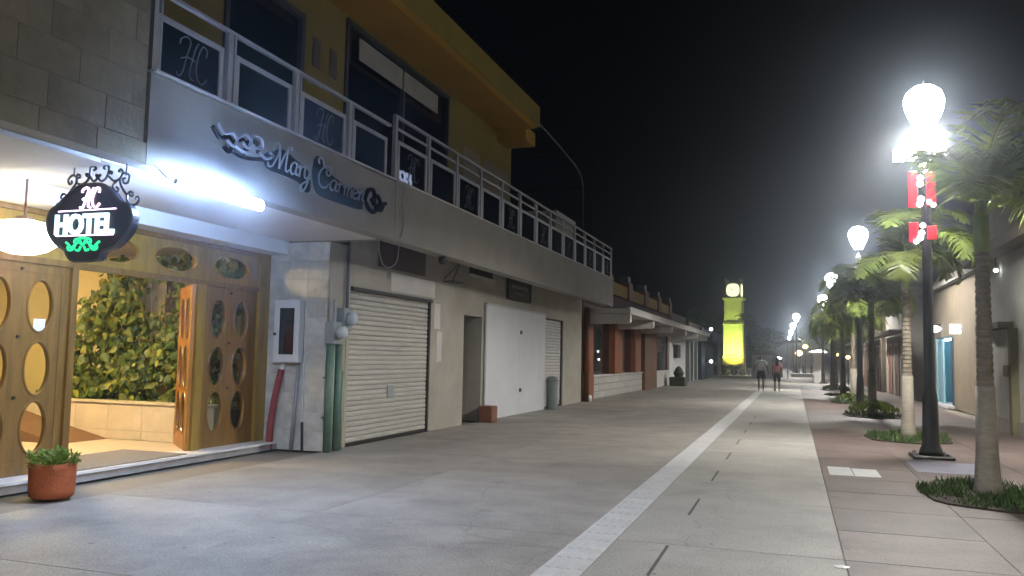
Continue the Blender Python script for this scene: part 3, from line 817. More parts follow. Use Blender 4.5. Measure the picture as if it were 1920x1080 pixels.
tr = MB(); rgs = []; ctr = [(5.75,4.75,6.30),(6.85,6.30,7.36),(7.98,7.45,8.52),(9.08,8.52,9.63),(10.24,9.63,10.87)]
for cu_, a, c in ctr:
    oval_plate(tr, a+0.002, c-0.002, 2.471, 2.939, (a+c)/2, 2.70, 0.40, 0.155, D-0.02, D+0.02)
    rg = MB(); rgs.append(rg)
    rg.tube([(D+0.022, (a+c)/2+0.41*math.cos(t), 2.70+0.165*math.sin(t)) for t in [2*math.pi*k/32 for k in range(32)]], 0.014, 6, closed=True)
tro = tr.build('transom_panel', WOOD_Y, hot); 
for rg in rgs: rg.build('oval_moulding', WOOD_Y, tro)
for cu_, a, c in ctr:
    MB().prism([((a+c)/2+0.40*math.cos(t), 2.70+0.155*math.sin(t)) for t in [2*math.pi*k/24 for k in range(24)]], 'x', D-0.004, D+0.004).build('oval_pane', GL_CLEAR, tro)
# step and lobby
hb('entrance_step', STEPM, (-7.98, -7.50, 2.0, 11.12, 0.09, 0.121))
hb('step_riser', RISER, (-7.98, -7.53, 2.0, 11.12, 0.0, 0.09))
hb('lobby_floor', FLOORT, (-14, -7.98, 2.0, 11.1, 0.0, 0.118))
hb('lobby_back_wall', YWALL, (-14.2, -13.9, 2.0, 12.5, 0.0, 3.3))
hb('lobby_left_wall', CREAMW, (-14.0, -8.0, 1.8, 2.0, 0.0, 3.3))
hb('lobby_ceiling', CREAMW, (-14.0, -7.9, 2.0, 12.4, 3.05, 3.2))
hb('lobby_right_wall', mat('pale_yellow_lobby_wall', (0.74, 0.60, 0.30), 0.7, 0.06, 2), (-14.0, -8.0, 11.25, 11.45, 0.0, 3.06))
MB().prism([(9.3,0.12),(10.19,0.12),(10.19,0.70),(9.3,0.70)], 'x', -13.9, -12.6).build('ramp_landing', RAMPM, hot)
MB().prism([(-9.9,0.12),(-12.6,0.12),(-12.6,0.70)], 'y', 9.3, 10.19).build('ramp', RAMPM, hot)
plw = hb('planter_wall', MORTAR, (-13.9, -7.99, 10.21, 10.42, 0.0, 0.66))
for r in range(2):
    for c in range(9):
        zc, hh = ((0.455, 0.195), (0.19, 0.066))[r]
        tile(('mb', r), lambda: MB().bbox(-0.32, 0.32, -0.012, 0.02, -hh, hh, 0.003), 'marble_tile', MARBLE, plw, (-8.315 - c*0.645, 10.205, zc))
hb('planter_cap', MARBLE, (-13.9, -7.985, 10.17, 10.44, 0.66, 0.69))
hb('planter_soil', SOIL, (-13.9, -7.99, 10.44, 11.25, 0.0, 0.60))
hb('wall_picture', BROWN, (-9.85, -9.2, 11.22, 11.25, 2.1, 2.75))
o = MB().bbox(-8.60, -7.56, 7.25, 9.15, 0.121, 0.134, 0.004).build('door_mat', MATTM)
tag(o, 'grey rectangular door mat on the lobby floor at the entrance step', 'door mat')

# carved triangle sign on the lobby wall
nb = thing('wall_notice', 'small framed notice with a triangle on the yellow lobby wall', 'notice', (-11.4, 11.24, 1.9))
MB().box(-11.62, -11.22, 11.20, 11.249, 1.7, 2.2).build('board', CREAMW, nb)
MB().prism([(-11.55,1.83),(-11.29,1.83),(-11.42,2.09)], 'y', 11.18, 11.20).build('triangle', BROWN, nb)

# vines on the lobby wall: separate leaves in front, the rest as foliage
vine = thing('climbing_plant', 'dense climbing plant with heart shaped leaves behind the marble planter', 'plant', (-10.5, 10.8, 0.6))
LEAFS = []
def leafmesh(m_):
    pts = [(0,0),(0.045,0.035),(0.05,0.075),(0.025,0.11),(0,0.14),(-0.025,0.11),(-0.05,0.075),(-0.045,0.035)]
    me = bpy.data.meshes.new('leaf')
    vs = [(x, -0.012+abs(x)*0.35, z-0.0) for x, z in pts] + [(0, -0.012, 0.06)]
    me.from_pydata(vs, [], [(i, (i+1) % 8, 8) for i in range(8)]); me.materials.append(m_)
    for p in me.polygons: p.use_smooth = True
    return me
lm = [leafmesh(LEAF), leafmesh(LEAF_Y)]
def vine_pos():
    while True:
        x = random.uniform(-11.75, -8.08); z = random.uniform(0.62, 3.0)
        # thins out towards the upper left (deep in the lobby)
        lim = 0.75 + (x+11.7)*1.9
        if z < lim + random.uniform(-0.2, 0.25):
            if -9.9 < x < -9.15 and 2.05 < z < 2.8 and random.random() < 0.85: continue
            return x, z
def vine_leaf_tf(front):
    x, z = vine_pos()
    y = 10.62 - 0.16*math.sin(x*4.3+math.sin(z*3))*math.sin(z*5.1+x*1.7) - max(0, 0.15-abs(z-1.4)*0.1) + (random.uniform(-0.16, 0.0) if front else random.uniform(0.0, 0.35))
    s = random.choice((random.uniform(0.45, 0.8), random.uniform(0.7, 1.35)))
    return Matrix.Translation((x, y, z)) @ Matrix.Rotation(random.uniform(-0.9, 0.9), 4, 'Z') @ Matrix.Rotation(random.uniform(-0.7, 0.5), 4, 'X') @ Matrix.Rotation(random.uniform(2.0, 4.3), 4, 'Y') @ Matrix.Scale(s, 4)
for k in range(290):
    o = link('leaf', lm[0 if random.random() < 0.62 else 1], vine)
    t_ = vine_leaf_tf(True); o.matrix_local = Matrix.Translation(-ORG[vine]) @ t_
for mi, cnt in ((0, 2500), (1, 1150)):
    me = lm[mi]; b_ = MB()
    base = [v.co.copy() for v in me.vertices]; ff = [tuple(p.vertices) for p in me.polygons]
    for k in range(cnt):
        t_ = vine_leaf_tf(False); b_.add([t_ @ v for v in base], ff)
    stuff(b_.build('foliage', LEAF if mi == 0 else LEAF_Y, vine, recalc=False))
st = MB()
for k in range(14):
    x = -8.4 - k*0.22; st.tube(smoothpts([(x, 10.8, 0.55), (x+random.uniform(-.2,.2), 10.75, 1.2), (x+random.uniform(-.3,.3), 10.8, min(2.6, 0.8+max(0,(x+11.7))*.9))], 4), 0.012, 5)
st.build('stems', TRUNK, vine)

# lamps of the entrance
pl = thing('porch_lamp', 'large glowing oval white glass lamp beside the hanging hotel sign', 'lamp', (-7.3, 6.27, 2.61))
MB().lathe([(0.02,-0.20),(0.12,-0.19),(0.22,-0.155),(0.30,-0.095),(0.335,-0.02),(0.32,0.06),(0.25,0.115),(0.10,0.15)], 20, (-7.3, 6.27, 2.61)).build('glass_bowl', E_PORCH, pl, True)
MB().lathe([(0.09,0.151),(0.08,0.18),(0.012,0.20),(0.012,0.57)], 12, (-7.3, 6.27, 2.61)).build('stem', BROWNP, pl)
for i, (lx, ly) in enumerate(((-9.3, 8.3), (-11.6, 8.4))):
    ll = thing('lobby_ceiling_lamp', ['round warm ceiling lamp just inside the hotel lobby', 'round warm ceiling lamp at the back of the hotel lobby'][i], 'lamp', (lx, ly, 3.0))
    MB().lathe([(0.02,-0.10),(0.16,-0.08),(0.25,-0.02),(0.26,0.0)], 18, (lx, ly, 3.02)).build('glass_bowl', E_LOBBY, ll, True)
    MB().lathe([(0.28,0.0),(0.28,0.03)], 18, (lx, ly, 3.019)).build('rim', WHITEP, ll)

# ------------------------------------------------------------------ things at the pillar
YP = 11.118
fc = thing('extinguisher_cabinet', 'white wall cabinet with glass door holding a red fire extinguisher', 'cabinet', (-7.34, YP, 1.3))
x0, x1, z0, z1 = -7.56, -7.12, 1.33, 2.28
MB().box(x0, x1, YP-0.012, YP, z0, z1).build('back_panel', DARK, fc)
MB().box(x0, x0+0.09, YP-0.15, YP-0.0125, z0, z1).box(x1-0.09, x1, YP-0.15, YP-0.0125, z0, z1).box(x0+0.09, x1-0.09, YP-0.15, YP-0.0125, z0, z0+0.12).box(x0+0.09, x1-0.09, YP-0.15, YP-0.0125, z1-0.12, z1).build('frame', WHITEP, fc)
MB().box(x0+0.09, x1-0.09, YP-0.145, YP-0.14, z0+0.12, z1-0.12).build('pane', GL_SHOP, fc)
MB().box(x0-0.0, x0+0.04, YP-0.17, YP-0.151, 1.74, 1.78).build('latch', STEEL_D, fc)
fe = thing('fire_extinguisher', 'red fire extinguisher inside the white wall cabinet', 'fire extinguisher', (-7.33, YP-0.075, 1.46))
MB().lathe([(0.01,0.0),(0.055,0.01),(0.06,0.05),(0.06,0.36),(0.03,0.42),(0.02,0.46)], 14, (-7.33, YP-0.075, 1.455)).build('cylinder', REDP, fe, True)
MB().box(-7.36, -7.29, YP-0.09, YP-0.06, 1.915, 1.95).lathe([(0.035,-0.012),(0.035,0.012)], 12, (-7.36, YP-0.08, 1.99)).build('valve', CHROME, fe)
rp = thing('red_guard_pipe', 'leaning red plastic pipe against the pillar beside the wooden jamb', 'pipe', (-7.55, 11.0, 0))
MB().tube(smoothpts([(-7.57, 10.98, 0), (-7.56, 10.98, 0.4), (-7.52, 11.02, 0.85), (-7.46, 11.06, 1.22)], 5), [0.075]*6+[0.073]*5+[0.06,0.05,0.04,0.03,0.02][:5] if False else 0.052, 10).build('sleeve', mat('faded_red_plastic', (0.26, 0.05, 0.05), 0.7, 0.2, 5), rp, True)
MB().tube([(-7.46, 11.06, 1.215), (-7.44, 11.075, 1.315)], 0.035, 8).build('white_tip', WHITEP, rp)
gp = thing('grey_conduit', 'slim grey conduit rising from the ground to the extinguisher cabinet', 'pipe', (-7.2, 11.07, 0))
MB().tube([(-7.24, 11.06, 0), (-7.17, 11.085, 1.33)], 0.03, 8).build('tube', GREYP, gp, True)
tc_ = thing('thin_cable', 'thin white cable ending in a dark stub on the limestone pillar', 'cable', (-7.05, 11.1, 0))
MB().tube(smoothpts([(-7.08, 11.09, 0.42), (-7.085, 11.09, 0.9), (-7.09, 11.09, 1.33)], 4), 0.008, 5).build('cable', WHITEP, tc_)
MB().tube([(-7.06, 11.085, 0.0), (-7.08, 11.09, 0.43)], 0.02, 6).build('stub', STEEL_D, tc_)
# green painted pipes with electricity meters
gr_ = thing('meter_pipes', 'pair of green painted service pipes below the electricity meters', 'pipes', (-6.65, 11.2, 0))
for yy, rr, m_ in ((11.10, 0.05, GREENP), (11.20, 0.032, GREENP2), (11.36, 0.06, GREENP), (11.50, 0.022, GREENP2)):
    MB().tube([(W+0.08, yy, 0), (W+0.08, yy, 1.62 if yy < 11.45 else 1.2)], rr, 10).build('pipe', m_, gr_, True)
for yy in (0.5, 1.1):
    MB().box(W, W+0.05, 11.05, 11.52, yy, yy+0.03).build('clamp', GREENP, gr_)
for i, (yy, zz) in enumerate(((11.20, 1.80), (11.50, 2.02))):
    mt = thing('electricity_meter', ['round electricity meter on a grey box beside the pillar, the lower one', 'round electricity meter on a grey box beside the pillar, the upper one'][i], 'meter', (W, yy, zz), 'electricity meters')
    MB().bbox(W, W+0.16, yy-0.14, yy+0.12, zz-0.18, zz+0.16, 0.01).build('box', METERM, mt)
    b_ = MB().lathe([(0.10,0.0),(0.10,0.06),(0.09,0.12),(0.05,0.14)], 16)
    b_.v = [(W+0.16+vz, yy+vx*0.95, zz+vy) for vx, vy, vz in b_.v]
    b_.build('glass_dome', mat('meter_glass', (0.55,0.58,0.6), 0.15, 0.05, 4), mt, True)
MB().tube([(W+0.08, 11.2, 1.96), (W+0.08, 11.2, 2.3)], 0.03, 8).build('riser_pipe', GREYP, gr_)
MB().tube([(W+0.05, 11.62, 2.2), (W+0.05, 11.62, 3.78)], 0.025, 8).build('riser_pipe', IRON_B, gr_)

# ------------------------------------------------------------------ boards, signs and cables on the shop wall
o = MB().bbox(W, W+0.05, 12.70, 14.55, 2.98, 3.58, 0.008).build('brown_sign_board', BROWN)
tag(o, 'plain dark brown sign board above the large cream shutter', 'sign board')
bs = thing('black_shop_sign', 'black framed shop sign with faint script above the white hoarding', 'sign', (W, 20.3, 3.1))
MB().bbox(W, W+0.05, 19.45, 21.35, 2.90, 3.50, 0.01).build('board', mat('black_sign_face', (0.03,0.028,0.025), 0.5, 0.2, 3), bs)
MB().box(W+0.05, W+0.065, 19.45, 19.52, 2.9, 3.5).box(W+0.05, W+0.065, 21.28, 21.35, 2.9, 3.5).box(W+0.05, W+0.065, 19.52, 21.28, 2.9, 2.95).box(W+0.05, W+0.065, 19.52, 21.28, 3.45, 3.5).build('frame', DARKFRAME, bs)
sb = MB()
u = 19.75
for k in range(7):
    sb.tube([(W+0.058, u+p.x, 3.20+p.y) for p in smoothpts([(0,0,0),(0.05,0.10,0),(0.09,0.0,0),(0.13,0.05,0),(0.17,0,0)], 3)], 0.01, 4); u += 0.19
sb.tube([(W+0.058, 19.9, 3.08), (W+0.058, 20.8, 3.07)], 0.007, 4)
sb.build('script_lettering', mat('faded_letter', (0.25,0.24,0.22), 0.6, 0.1, 5), bs)
bw = thing('white_hoarding', 'large white painted hoarding boards closing the shop front beside the dark doorway', 'hoarding', (W+0.06, 20.3, 0))
MB().bbox(W+0.03, W+0.075, 17.92, 20.33, 0.01, 2.66, 0.004).build('board', BOARD_W, bw)
MB().bbox(W+0.03, W+0.073, 20.336, 22.72, 0.01, 2.66, 0.004).build('board', BOARD_W, bw)
MB().box(W+0.001, W+0.09, 17.92, 22.72, 2.661, 2.70).build('top_trim', CONC_W, bw)
for zz in (2.1, 0.62):
    MB().bbox(W+0.076, W+0.10, 20.40, 20.52, zz-0.05, zz+0.05, 0.01).build('hasp', STEEL_D, bw)
o = MB().bbox(W+0.02, W+0.36, 17.62, 17.98, 0, 0.36, 0.02)
o = o.build('terracotta_block', mat('dark_terracotta', (0.20, 0.085, 0.05), 0.8, 0.15, 5))
tag(o, 'small square terracotta block standing at the foot of the white hoarding', 'block')
gb = thing('grey_bin', 'narrow grey green bin standing in front of the small white shutter', 'bin', (W+0.2, 22.95, 0))
MB().lathe([(0.15,0.0),(0.16,0.03),(0.17,0.80)], 16, (W+0.22, 22.98, 0)).build('body', mat('grey_green_plastic', (0.16,0.19,0.18), 0.6, 0.1, 5), gb, True)
MB().lathe([(0.18,0.801),(0.18,0.84),(0.12,0.92),(0.02,0.94)], 16, (W+0.22, 22.98, 0)).build('lid', mat('grey_green_plastic_lid', (0.18,0.21,0.2), 0.6, 0.1, 5), gb, True)
cb = thing('hanging_cable', 'thin pale cable loop hanging over the brown sign board', 'cable', (W+0.06, 12.9, 3.2))
MB().tube([(W+0.07, p.x, p.y) for p in smoothpts([(12.62,3.75,0),(12.58,3.3,0),(12.75,3.02,0),(13.05,3.0,0),(13.3,3.2,0),(13.34,3.78,0)], 5)], 0.008, 5).build('loop', WHITEP, cb)
cb2 = thing('fascia_cable', 'thin dark cable dangling down the grey fascia right of the script sign', 'cable', (F, 11.2, 3.7))
MB().tube([(F+0.012, p.x, p.y) for p in smoothpts([(11.45,4.08,0),(11.42,3.8,0),(11.46,3.5,0),(11.35,3.24,0),(11.1,3.19,0)], 5)], 0.007, 5).build('wire', GREYP, cb2)
sk = thing('wall_bracket', 'old metal bracket with wires under the fascia left of the small vent', 'bracket', (W, 15.9, 3.2))
MB().tube([(W+0.02, 15.5, 2.98), (W+0.25, 15.5, 2.98), (W+0.25, 15.95, 2.98), (W+0.02, 15.95, 2.98)], 0.014, 5, closed=True).build('frame', IRON_B, sk)
MB().tube([(W+0.02, 15.5, 3.02), (W+0.3, 15.72, 3.4), (W+0.02, 15.95, 3.02)], 0.012, 5).build('strut', IRON_B, sk)
MB().tube(smoothpts([(W+0.3, 15.72, 3.4), (W+0.2, 16.2, 3.35), (W+0.1, 16.6, 3.65)], 4), 0.008, 4).build('wire', STEEL_D, sk)
dm = thing('security_camera', 'small dark dome fixture on the lower edge of the fascia beam', 'camera', (F-0.1, 13.4, 3.2))
MB().lathe([(0.02,-0.14),(0.07,-0.10),(0.08,-0.03),(0.05,0.0)], 12, (F-0.12, 13.3, 3.199)).build('housing', DARKFRAME, dm, True)

# ------------------------------------------------------------------ terracotta pot with plant
pot = thing('terracotta_pot', 'round terracotta pot with a leafy green plant left of the entrance step', 'plant pot', (-7.03, 6.55, 0))
MB().lathe([(0.175,0.0),(0.20,0.02),(0.21,0.08),(0.215,0.27),(0.218,0.29),(0.218,0.345),(0.20,0.345),(0.195,0.30)], 28, (-7.03, 6.55, 0), cap=True).build('pot', TERRA, pot, True)
MB().lathe([(0.194,0.0),(0.194,0.004)], 20, (-7.03, 6.55, 0.305)).build('soil', SOIL, pot)
LPOT = mat('pot_plant_leaf', (0.19, 0.29, 0.05), 0.45, 0.35, 9, rand=0.3)
translucent(LPOT)
pme = leafmesh(LPOT)
for k in range(280):
    a = random.uniform(0, 6.283); rr = 0.21*math.sqrt(random.random())
    o = link('leaf', pme, pot)
    o.matrix_local = Matrix.Translation((rr*math.cos(a)*1.12, rr*math.sin(a)*1.12, 0.31+random.uniform(0, 0.17)*(1-rr*1.6))) @ Matrix.Rotation(a-math.pi/2, 4, 'Z') @ Matrix.Rotation(random.uniform(-1.7, 0.1), 4, 'X') @ Matrix.Rotation(random.uniform(-0.6, 0.6), 4, 'Z') @ Matrix.Scale(random.uniform(0.25, 0.5), 4)

# ------------------------------------------------------------------ second building: orange pillars under a concrete canopy
b2 = thing('orange_pillar_restaurant', 'low building with orange pillars, stone base and white concrete canopy', 'building', (W, 36, 0))
def pb(parent, name, m_, *boxes):
    b_ = MB()
    for q in boxes: b_.box(*q)
    return b_.build(name, m_, parent)
pb(b2, 'end_wall', BROWNP, (-12, W, 27.45, 27.75, 0, 3.9))
pb(b2, 'upper_wall', BROWNP, (-7.2, W-0.02, 27.75, 48.3, 3.0, 3.9))
pb(b2, 'floor_slab', DARK, (-12, -7.4, 27.75, 48.3, 0, 0.1))
pb(b2, 'back_wall', BROWNP, (-11, -10.7, 27.75, 48.3, 0.1, 3.0))
bw2 = pb(b2, 'base_wall', MORTAR, (-7.0, W-0.02, 28.7, 41.0, 0.0, 0.80))
for r in range(3):
    for k in range(10):
        tile(('bc', r), lambda: MB().bbox(-0.02, 0.02, -0.595, 0.595, -0.118, 0.118, 0.012), 'stone_course', CONC_L, bw2, (W-0.02, 29.35+k*1.2, 0.13+r*0.26))
pb(b2, 'sill', CONC_W, (-7.05, W+0.06, 28.7, 41.0, 0.80, 0.86))
bw3 = pb(b2, 'base_wall', CONC_L, (-7.0, W, 43.4, 48.3, 0.0, 0.85))
def pillar2(y0, y1, m_=ORANGE_P, x1=W+0.10):
    p = pb(b2, 'pillar', m_, (-7.1, x1, y0, y1, 0.862, 3.0))
    return p
pillar2(27.8, 28.65); pillar2(32.4, 33.9); pillar2(36.9, 38.3); 
pb(b2, 'dark_pillar', BROWNP, (-7.1, W+0.14, 39.2, 41.6, 0, 3.0))
pb(b2, 'dark_pillar', BROWNP, (-7.1, W+0.05, 42.2, 43.4, 0, 3.0))
for y0, y1 in ((28.65, 32.4), (33.9, 36.9), (38.3, 39.2), (43.4, 48.3)):
    f_ = pb(b2, 'window', BROWNP, (W-0.2, W-0.1, y0, y0+0.1, 0.862, 2.9), (W-0.2, W-0.1, y1-0.1, y1, 0.862, 2.9), (W-0.2, W-0.1, y0+0.1, y1-0.1, 2.8, 2.9))
    pb(f_, 'pane', GL_SHOP, (W-0.16, W-0.15, y0+0.1, y1-0.1, 0.862, 2.8))
pb(b2, 'orange_plinth', ORANGE_P, (-7.1, W+0.12, 27.8, 28.68, 0.0, 0.86))
can = pb(b2, 'canopy_slab', CONC_W, (-6.9, -5.25, 27.7, 56.0, 3.0, 3.16), (-5.25, -5.16, 27.7, 56.0, 2.98, 3.21))
for y0 in (28.0, 33.0, 38.3, 43.5, 49.0, 54.5):
    MB().prism([(W, 2.64), (-5.28, 2.68), (-5.23, 2.72), (-5.23, 2.979), (W, 2.999)], 'y', y0, y0+0.35).build('beam', CONC_W, can)
par = pb(b2, 'parapet', YELLOW_P, (-7.2, W, 27.75, 48.3, 4.0, 4.5))
pb(b2, 'roof_band', RED_ROOF, (-7.3, W+0.1, 27.75, 48.3, 3.42, 3.9))
for k in range(5):
    y0 = 31.2 + k*4.2
    pb(par, 'parapet_block', ORANGE_P, (-7.25, W+0.08, y0, y0+0.85, 3.95, 4.72))
    pb(par, 'finial', IRON_B, (-7.15, W+0.0, y0+0.15, y0+0.7, 4.72, 5.0))
dp = thing('downpipe', 'dark downpipe with orange sleeve at the corner between hotel and restaurant', 'pipe', (W+0.15, 27.5, 0))
MB().tube([(W+0.12, 27.6, 0.0), (W+0.12, 27.6, 3.19)], 0.09, 8).build('pipe', BROWNP, dp, True)
MB().tube([(W+0.12, 27.6, 1.0), (W+0.12, 27.6, 2.1)], 0.11, 8).build('sleeve', ORANGE_P, dp, True)
MB().lathe([(0.13,0),(0.13,0.2),(0.05,0.22)], 10, (W+0.16, 27.7, 0)).build('foot', WHITEP, dp, True)
# glints inside the restaurant: small lit lamps
for i, (yy, zz, x) in enumerate(((30.8, 2.0, -8.2), (35.3, 2.15, -8.4), (35.6, 1.4, -8.0), (35.9, 1.75, -8.1))):
    t_ = thing('interior_lamp', ['tiny lit lamp behind the nearest restaurant window', 'tiny lit lamp high behind the second restaurant window', 'tiny lit lamp low behind the second restaurant window', 'tiny lit lamp halfway up behind the second restaurant window'][i], 'lamp', (x, yy, zz), 'restaurant lamps')
    MB().lathe([(0.01,-0.06),(0.05,-0.03),(0.05,0.03),(0.01,0.06)], 8, (x, yy, zz)).build('bulb', E_FARW, t_)
    MB().tube([(x, yy, zz+0.06), (x, yy, 2.99)], 0.008, 4).build('cord', STEEL_D, t_)

# white building, columns, dark blue front further along
b3 = thing('white_walled_shop', 'small white walled shop under the canopy with a dark wall box', 'building', (W, 52, 0))
pb(b3, 'wall', WHITEP, (-9, W, 48.4, 55.9, 0, 2.99)); pb(b3, 'parapet', PLASTER, (-9, W, 48.4, 55.9, 3.22, 4.2))
o = MB().bbox(W, W+0.25, 50.0, 51.4, 1.55, 2.35, 0.02).build('wall_phone_box', STEEL_D); tag(o, 'black wall mounted box on the white shop wall', 'wall box')
o = MB().bbox(-6.45, -5.6, 46.3, 47.4, 0, 0.5, 0.03).lathe([(0.22,0),(0.30,0.22),(0.16,0.5),(0.03,0.6)], 9, (-6.0, 46.8, 0.5)).build('square_planter', mat('mossy_planter', (0.05,0.06,0.025), 0.8, 0.3, 5))
tag(o, 'dark mossy planter box on the ground before the white shop wall', 'planter')
b4 = thing('grey_green_shop', 'narrow grey green shop front with plain columns', 'building', (W, 60, 0))
pb(b4, 'wall', GREENC, (-9, W-0.4, 56.1, 63.0, 0, 3.4)); 
for yy in (57.3, 59.5, 62.0): pb(b4, 'column', GREENC, (-7.1, W+0.1, yy, yy+0.6, 0, 3.2))
pb(b4, 'cornice', PLASTER, (-9, W+0.2, 56.1, 63.0, 3.41, 4.0))
b5 = thing('dark_blue_shop', 'dark blue painted shop front at the end of the left row', 'building', (W, 68, 0))
pb(b5, 'wall', BLUEW, (-9, W+0.3, 63.1, 73.0, 0, 3.9)); pb(b5, 'awning', BLUEW, (W+0.3, -5.7, 64.0, 73.0, 2.9, 3.6))
pb(b5, 'door', DARK, (W+0.3, W+0.32, 66, 68, 0, 2.3))
wp = thing('white_post', 'slim white post standing left of the lit clock tower', 'post', (-6.1, 74.6, 0))
MB().lathe([(0.16,0),(0.14,0.1),(0.13,2.9),(0.16,2.95),(0.16,3.0)], 10, (-6.1, 74.6, 0)).build('shaft', CONC_W, wp)
for i, (zz, lb) in enumerate(((3.82, 'small round white lamp high on the dark blue shop corner'), (1.35, 'small round white lamp low on the dark blue shop corner'))):
    t_ = thing('wall_lamp', lb, 'lamp', (-5.95, 65.5, zz))
    MB().lathe([(0.01,-0.12),(0.10,-0.08),(0.13,0),(0.10,0.08),(0.01,0.12)], 10, (-5.95, 65.5, zz)).build('globe', E_FARW, t_, True)
    MB().box(-6.43, -6.07, 65.46, 65.54, zz-0.03, zz+0.03).build('arm', IRON_B, t_)

# ------------------------------------------------------------------ clock tower
tw = thing('clock_tower', 'floodlit yellow clock tower with glowing clock faces at the end of the street', 'clock tower', (0,0,0), local=True)
def twb(name, m_, w, z0, z1, b=0.03): return MB().bbox(-w/2, w/2, -w/2, w/2, z0, z1, b).build(name, m_, tw)
twb('plinth', TOWERB, 2.5, 0.0, 1.75); twb('plinth_cornice', TOWERM, 2.56, 1.751, 1.95)
twb('lower_shaft', TOWERM, 2.30, 1.951, 5.35)
for z0, z1, w in ((5.351, 5.50, 2.55), (5.501, 5.70, 2.40)):
    twb('string_course', TOWERM, w, z0, z1)
for sx in (-1, 1):
    MB().bbox(sx*1.0-0.14, sx*1.0+0.14, -1.21, -1.1505, 1.96, 5.30, 0.02).build('pilaster', TOWERM, tw)
    MB().bbox(1.1505, 1.21, sx*1.03-0.15, sx*1.03+0.15, 1.96, 5.30, 0.02).build('pilaster', TOWERM, tw)
twb('upper_shaft', TOWERM, 2.15, 5.701, 8.15)
for sx in (-1, 1):
    MB().bbox(sx*0.93-0.13, sx*0.93+0.13, -1.12, -1.0755, 5.71, 8.14, 0.02).build('pilaster', TOWERM, tw)
twb('cornice', TOWERM, 2.5, 8.151, 8.28); twb('cornice', TOWERM, 2.65, 8.281, 8.40)
twb('clock_box', mat('dark_clock_housing', (0.10, 0.10, 0.05), 0.6, 0.1, 3), 1.86, 8.401, 10.05)
twb('roof_cap', DARKFRAME, 2.05, 10.051, 10.16)
face = [(0.82*math.copysign(abs(math.cos(t))**0.75, math.cos(t)), 9.25+0.72*math.copysign(abs(math.sin(t))**0.75, math.sin(t))) for t in [2*math.pi*k/32 for k in range(32)]]
f1 = MB().prism(face, 'y', -0.97, -0.931).build('clock_face', E_CLOCK, tw)
f2 = MB().prism(face, 'x', 0.931, 0.97).build('clock_face', E_CLOCK, tw)
for a, L in ((1.2, 0.42), (2.6, 0.6)):
    MB().tube([(0, -0.985, 9.25), (L*math.cos(a), -0.985, 9.25+L*math.sin(a))], 0.035, 4).build('clock_hand', STEEL_D, tw)
for sx in (-1, 1):
    for sy in (-1, 1):
        MB().bbox(sx*0.88-0.09, sx*0.88+0.09, sy*0.88-0.09, sy*0.88+0.09, 10.161, 10.45, 0.03).lathe([(0.07,10.45),(0.11,10.52),(0.02,10.62)], 8, (sx*0.88, sy*0.88, 0)).build('corner_finial', CONC_W, tw)
tw.scale = (0.88, 0.88, 1.0); tw.location = (-6.22, 96.2, 0); tw.rotation_euler = (0, 0, R(-5))
# floodlights at the foot of the tower
for i, (fx, fy, tz, pw) in enumerate(((-6.0, 92.6, 2.9, 2600), (-6.6, 93.2, 7.0, 1300), (-2.6, 95.6, 4.0, 600))):
    fl = thing('flood_light', ['low floodlight on the paving in front of the clock tower', 'low floodlight on the paving at the front left of the clock tower', 'low floodlight on the paving right of the clock tower'][i], 'floodlight', (fx, fy, 0), 'tower floodlights')
    MB().bbox(fx-0.2, fx+0.2, fy-0.14, fy+0.05, 0.12, 0.40, 0.02).build('housing', STEEL_D, fl)
    MB().box(fx-0.03, fx+0.03, fy-0.1, fy+0.0, 0.0, 0.12).build('foot', STEEL_D, fl)
    ld = bpy.data.lights.new('flood', 'SPOT'); ld.energy = pw; ld.color = (0.92, 1.0, 0.42); ld.spot_size = R(75); ld.spot_blend = 0.7; ld.shadow_soft_size = 0.12
    lo = bpy.data.objects.new('flood_beam', ld); COL.objects.link(lo); lo.parent = fl
    lo.location = (0, 0.12, 0.45)
    dv = Vector((-6.2, 96.2-1.2, tz)) - Vector((fx, fy+0.12, 0.45))
    lo.rotation_euler = dv.to_track_quat('-Z', 'Y').to_euler()

# ------------------------------------------------------------------ street lamps
def lamp_proto():
    r_ = thing('street_lamp', 'x', 'street lamp', (0,0,0), 'street lamps', local=True)
    MB().bbox(-0.30, 0.30, -0.30, 0.30, 0.0, 0.05, 0.012).build('base_plate', STEEL_D, r_)
    b_ = MB()
    for sx in (-1, 1):
        for sy in (-1, 1):
            b_.lathe([(0.03,0.05),(0.03,0.09)], 6, (sx*0.22, sy*0.22, 0))
    b_.build('anchor_bolts', CHROME, r_)
    MB().lathe([(0.19,0.05),(0.17,0.12),(0.13,0.22),(0.115,0.9),(0.105,1.0),(0.085,1.1),(0.065,4.9),(0.075,4.95),(0.075,5.05),(0.05,5.1),(0.05,5.22),(0.12,5.30)], 14).build('post', STEEL_D, r_, True)
    MB().lathe([(0.11,5.30),(0.16,5.40),(0.24,5.55),(0.30,5.72),(0.31,5.84),(0.26,5.97),(0.15,6.06),(0.02,6.09)], 14).build('globe', E_STREET, r_, True)
    ld_ = bpy.data.lights.new('lamp_light', 'SPOT'); ld_.energy = P_STREET; ld_.color = (1.0, 0.965, 0.91)
    ld_.spot_size = R(162); ld_.spot_blend = 0.33; ld_.shadow_soft_size = 0.22; ld_.volume_factor = 0.45
    lo_ = bpy.data.objects.new('lamp_light', ld_); COL.objects.link(lo_); lo_.parent = r_; lo_.location = (0, 0, 5.27)
    MB().lathe([(0.03,6.091),(0.03,6.14),(0.0,6.18)], 8).build('finial', STEEL_D, r_)
    return r_
L0 = lamp_proto()
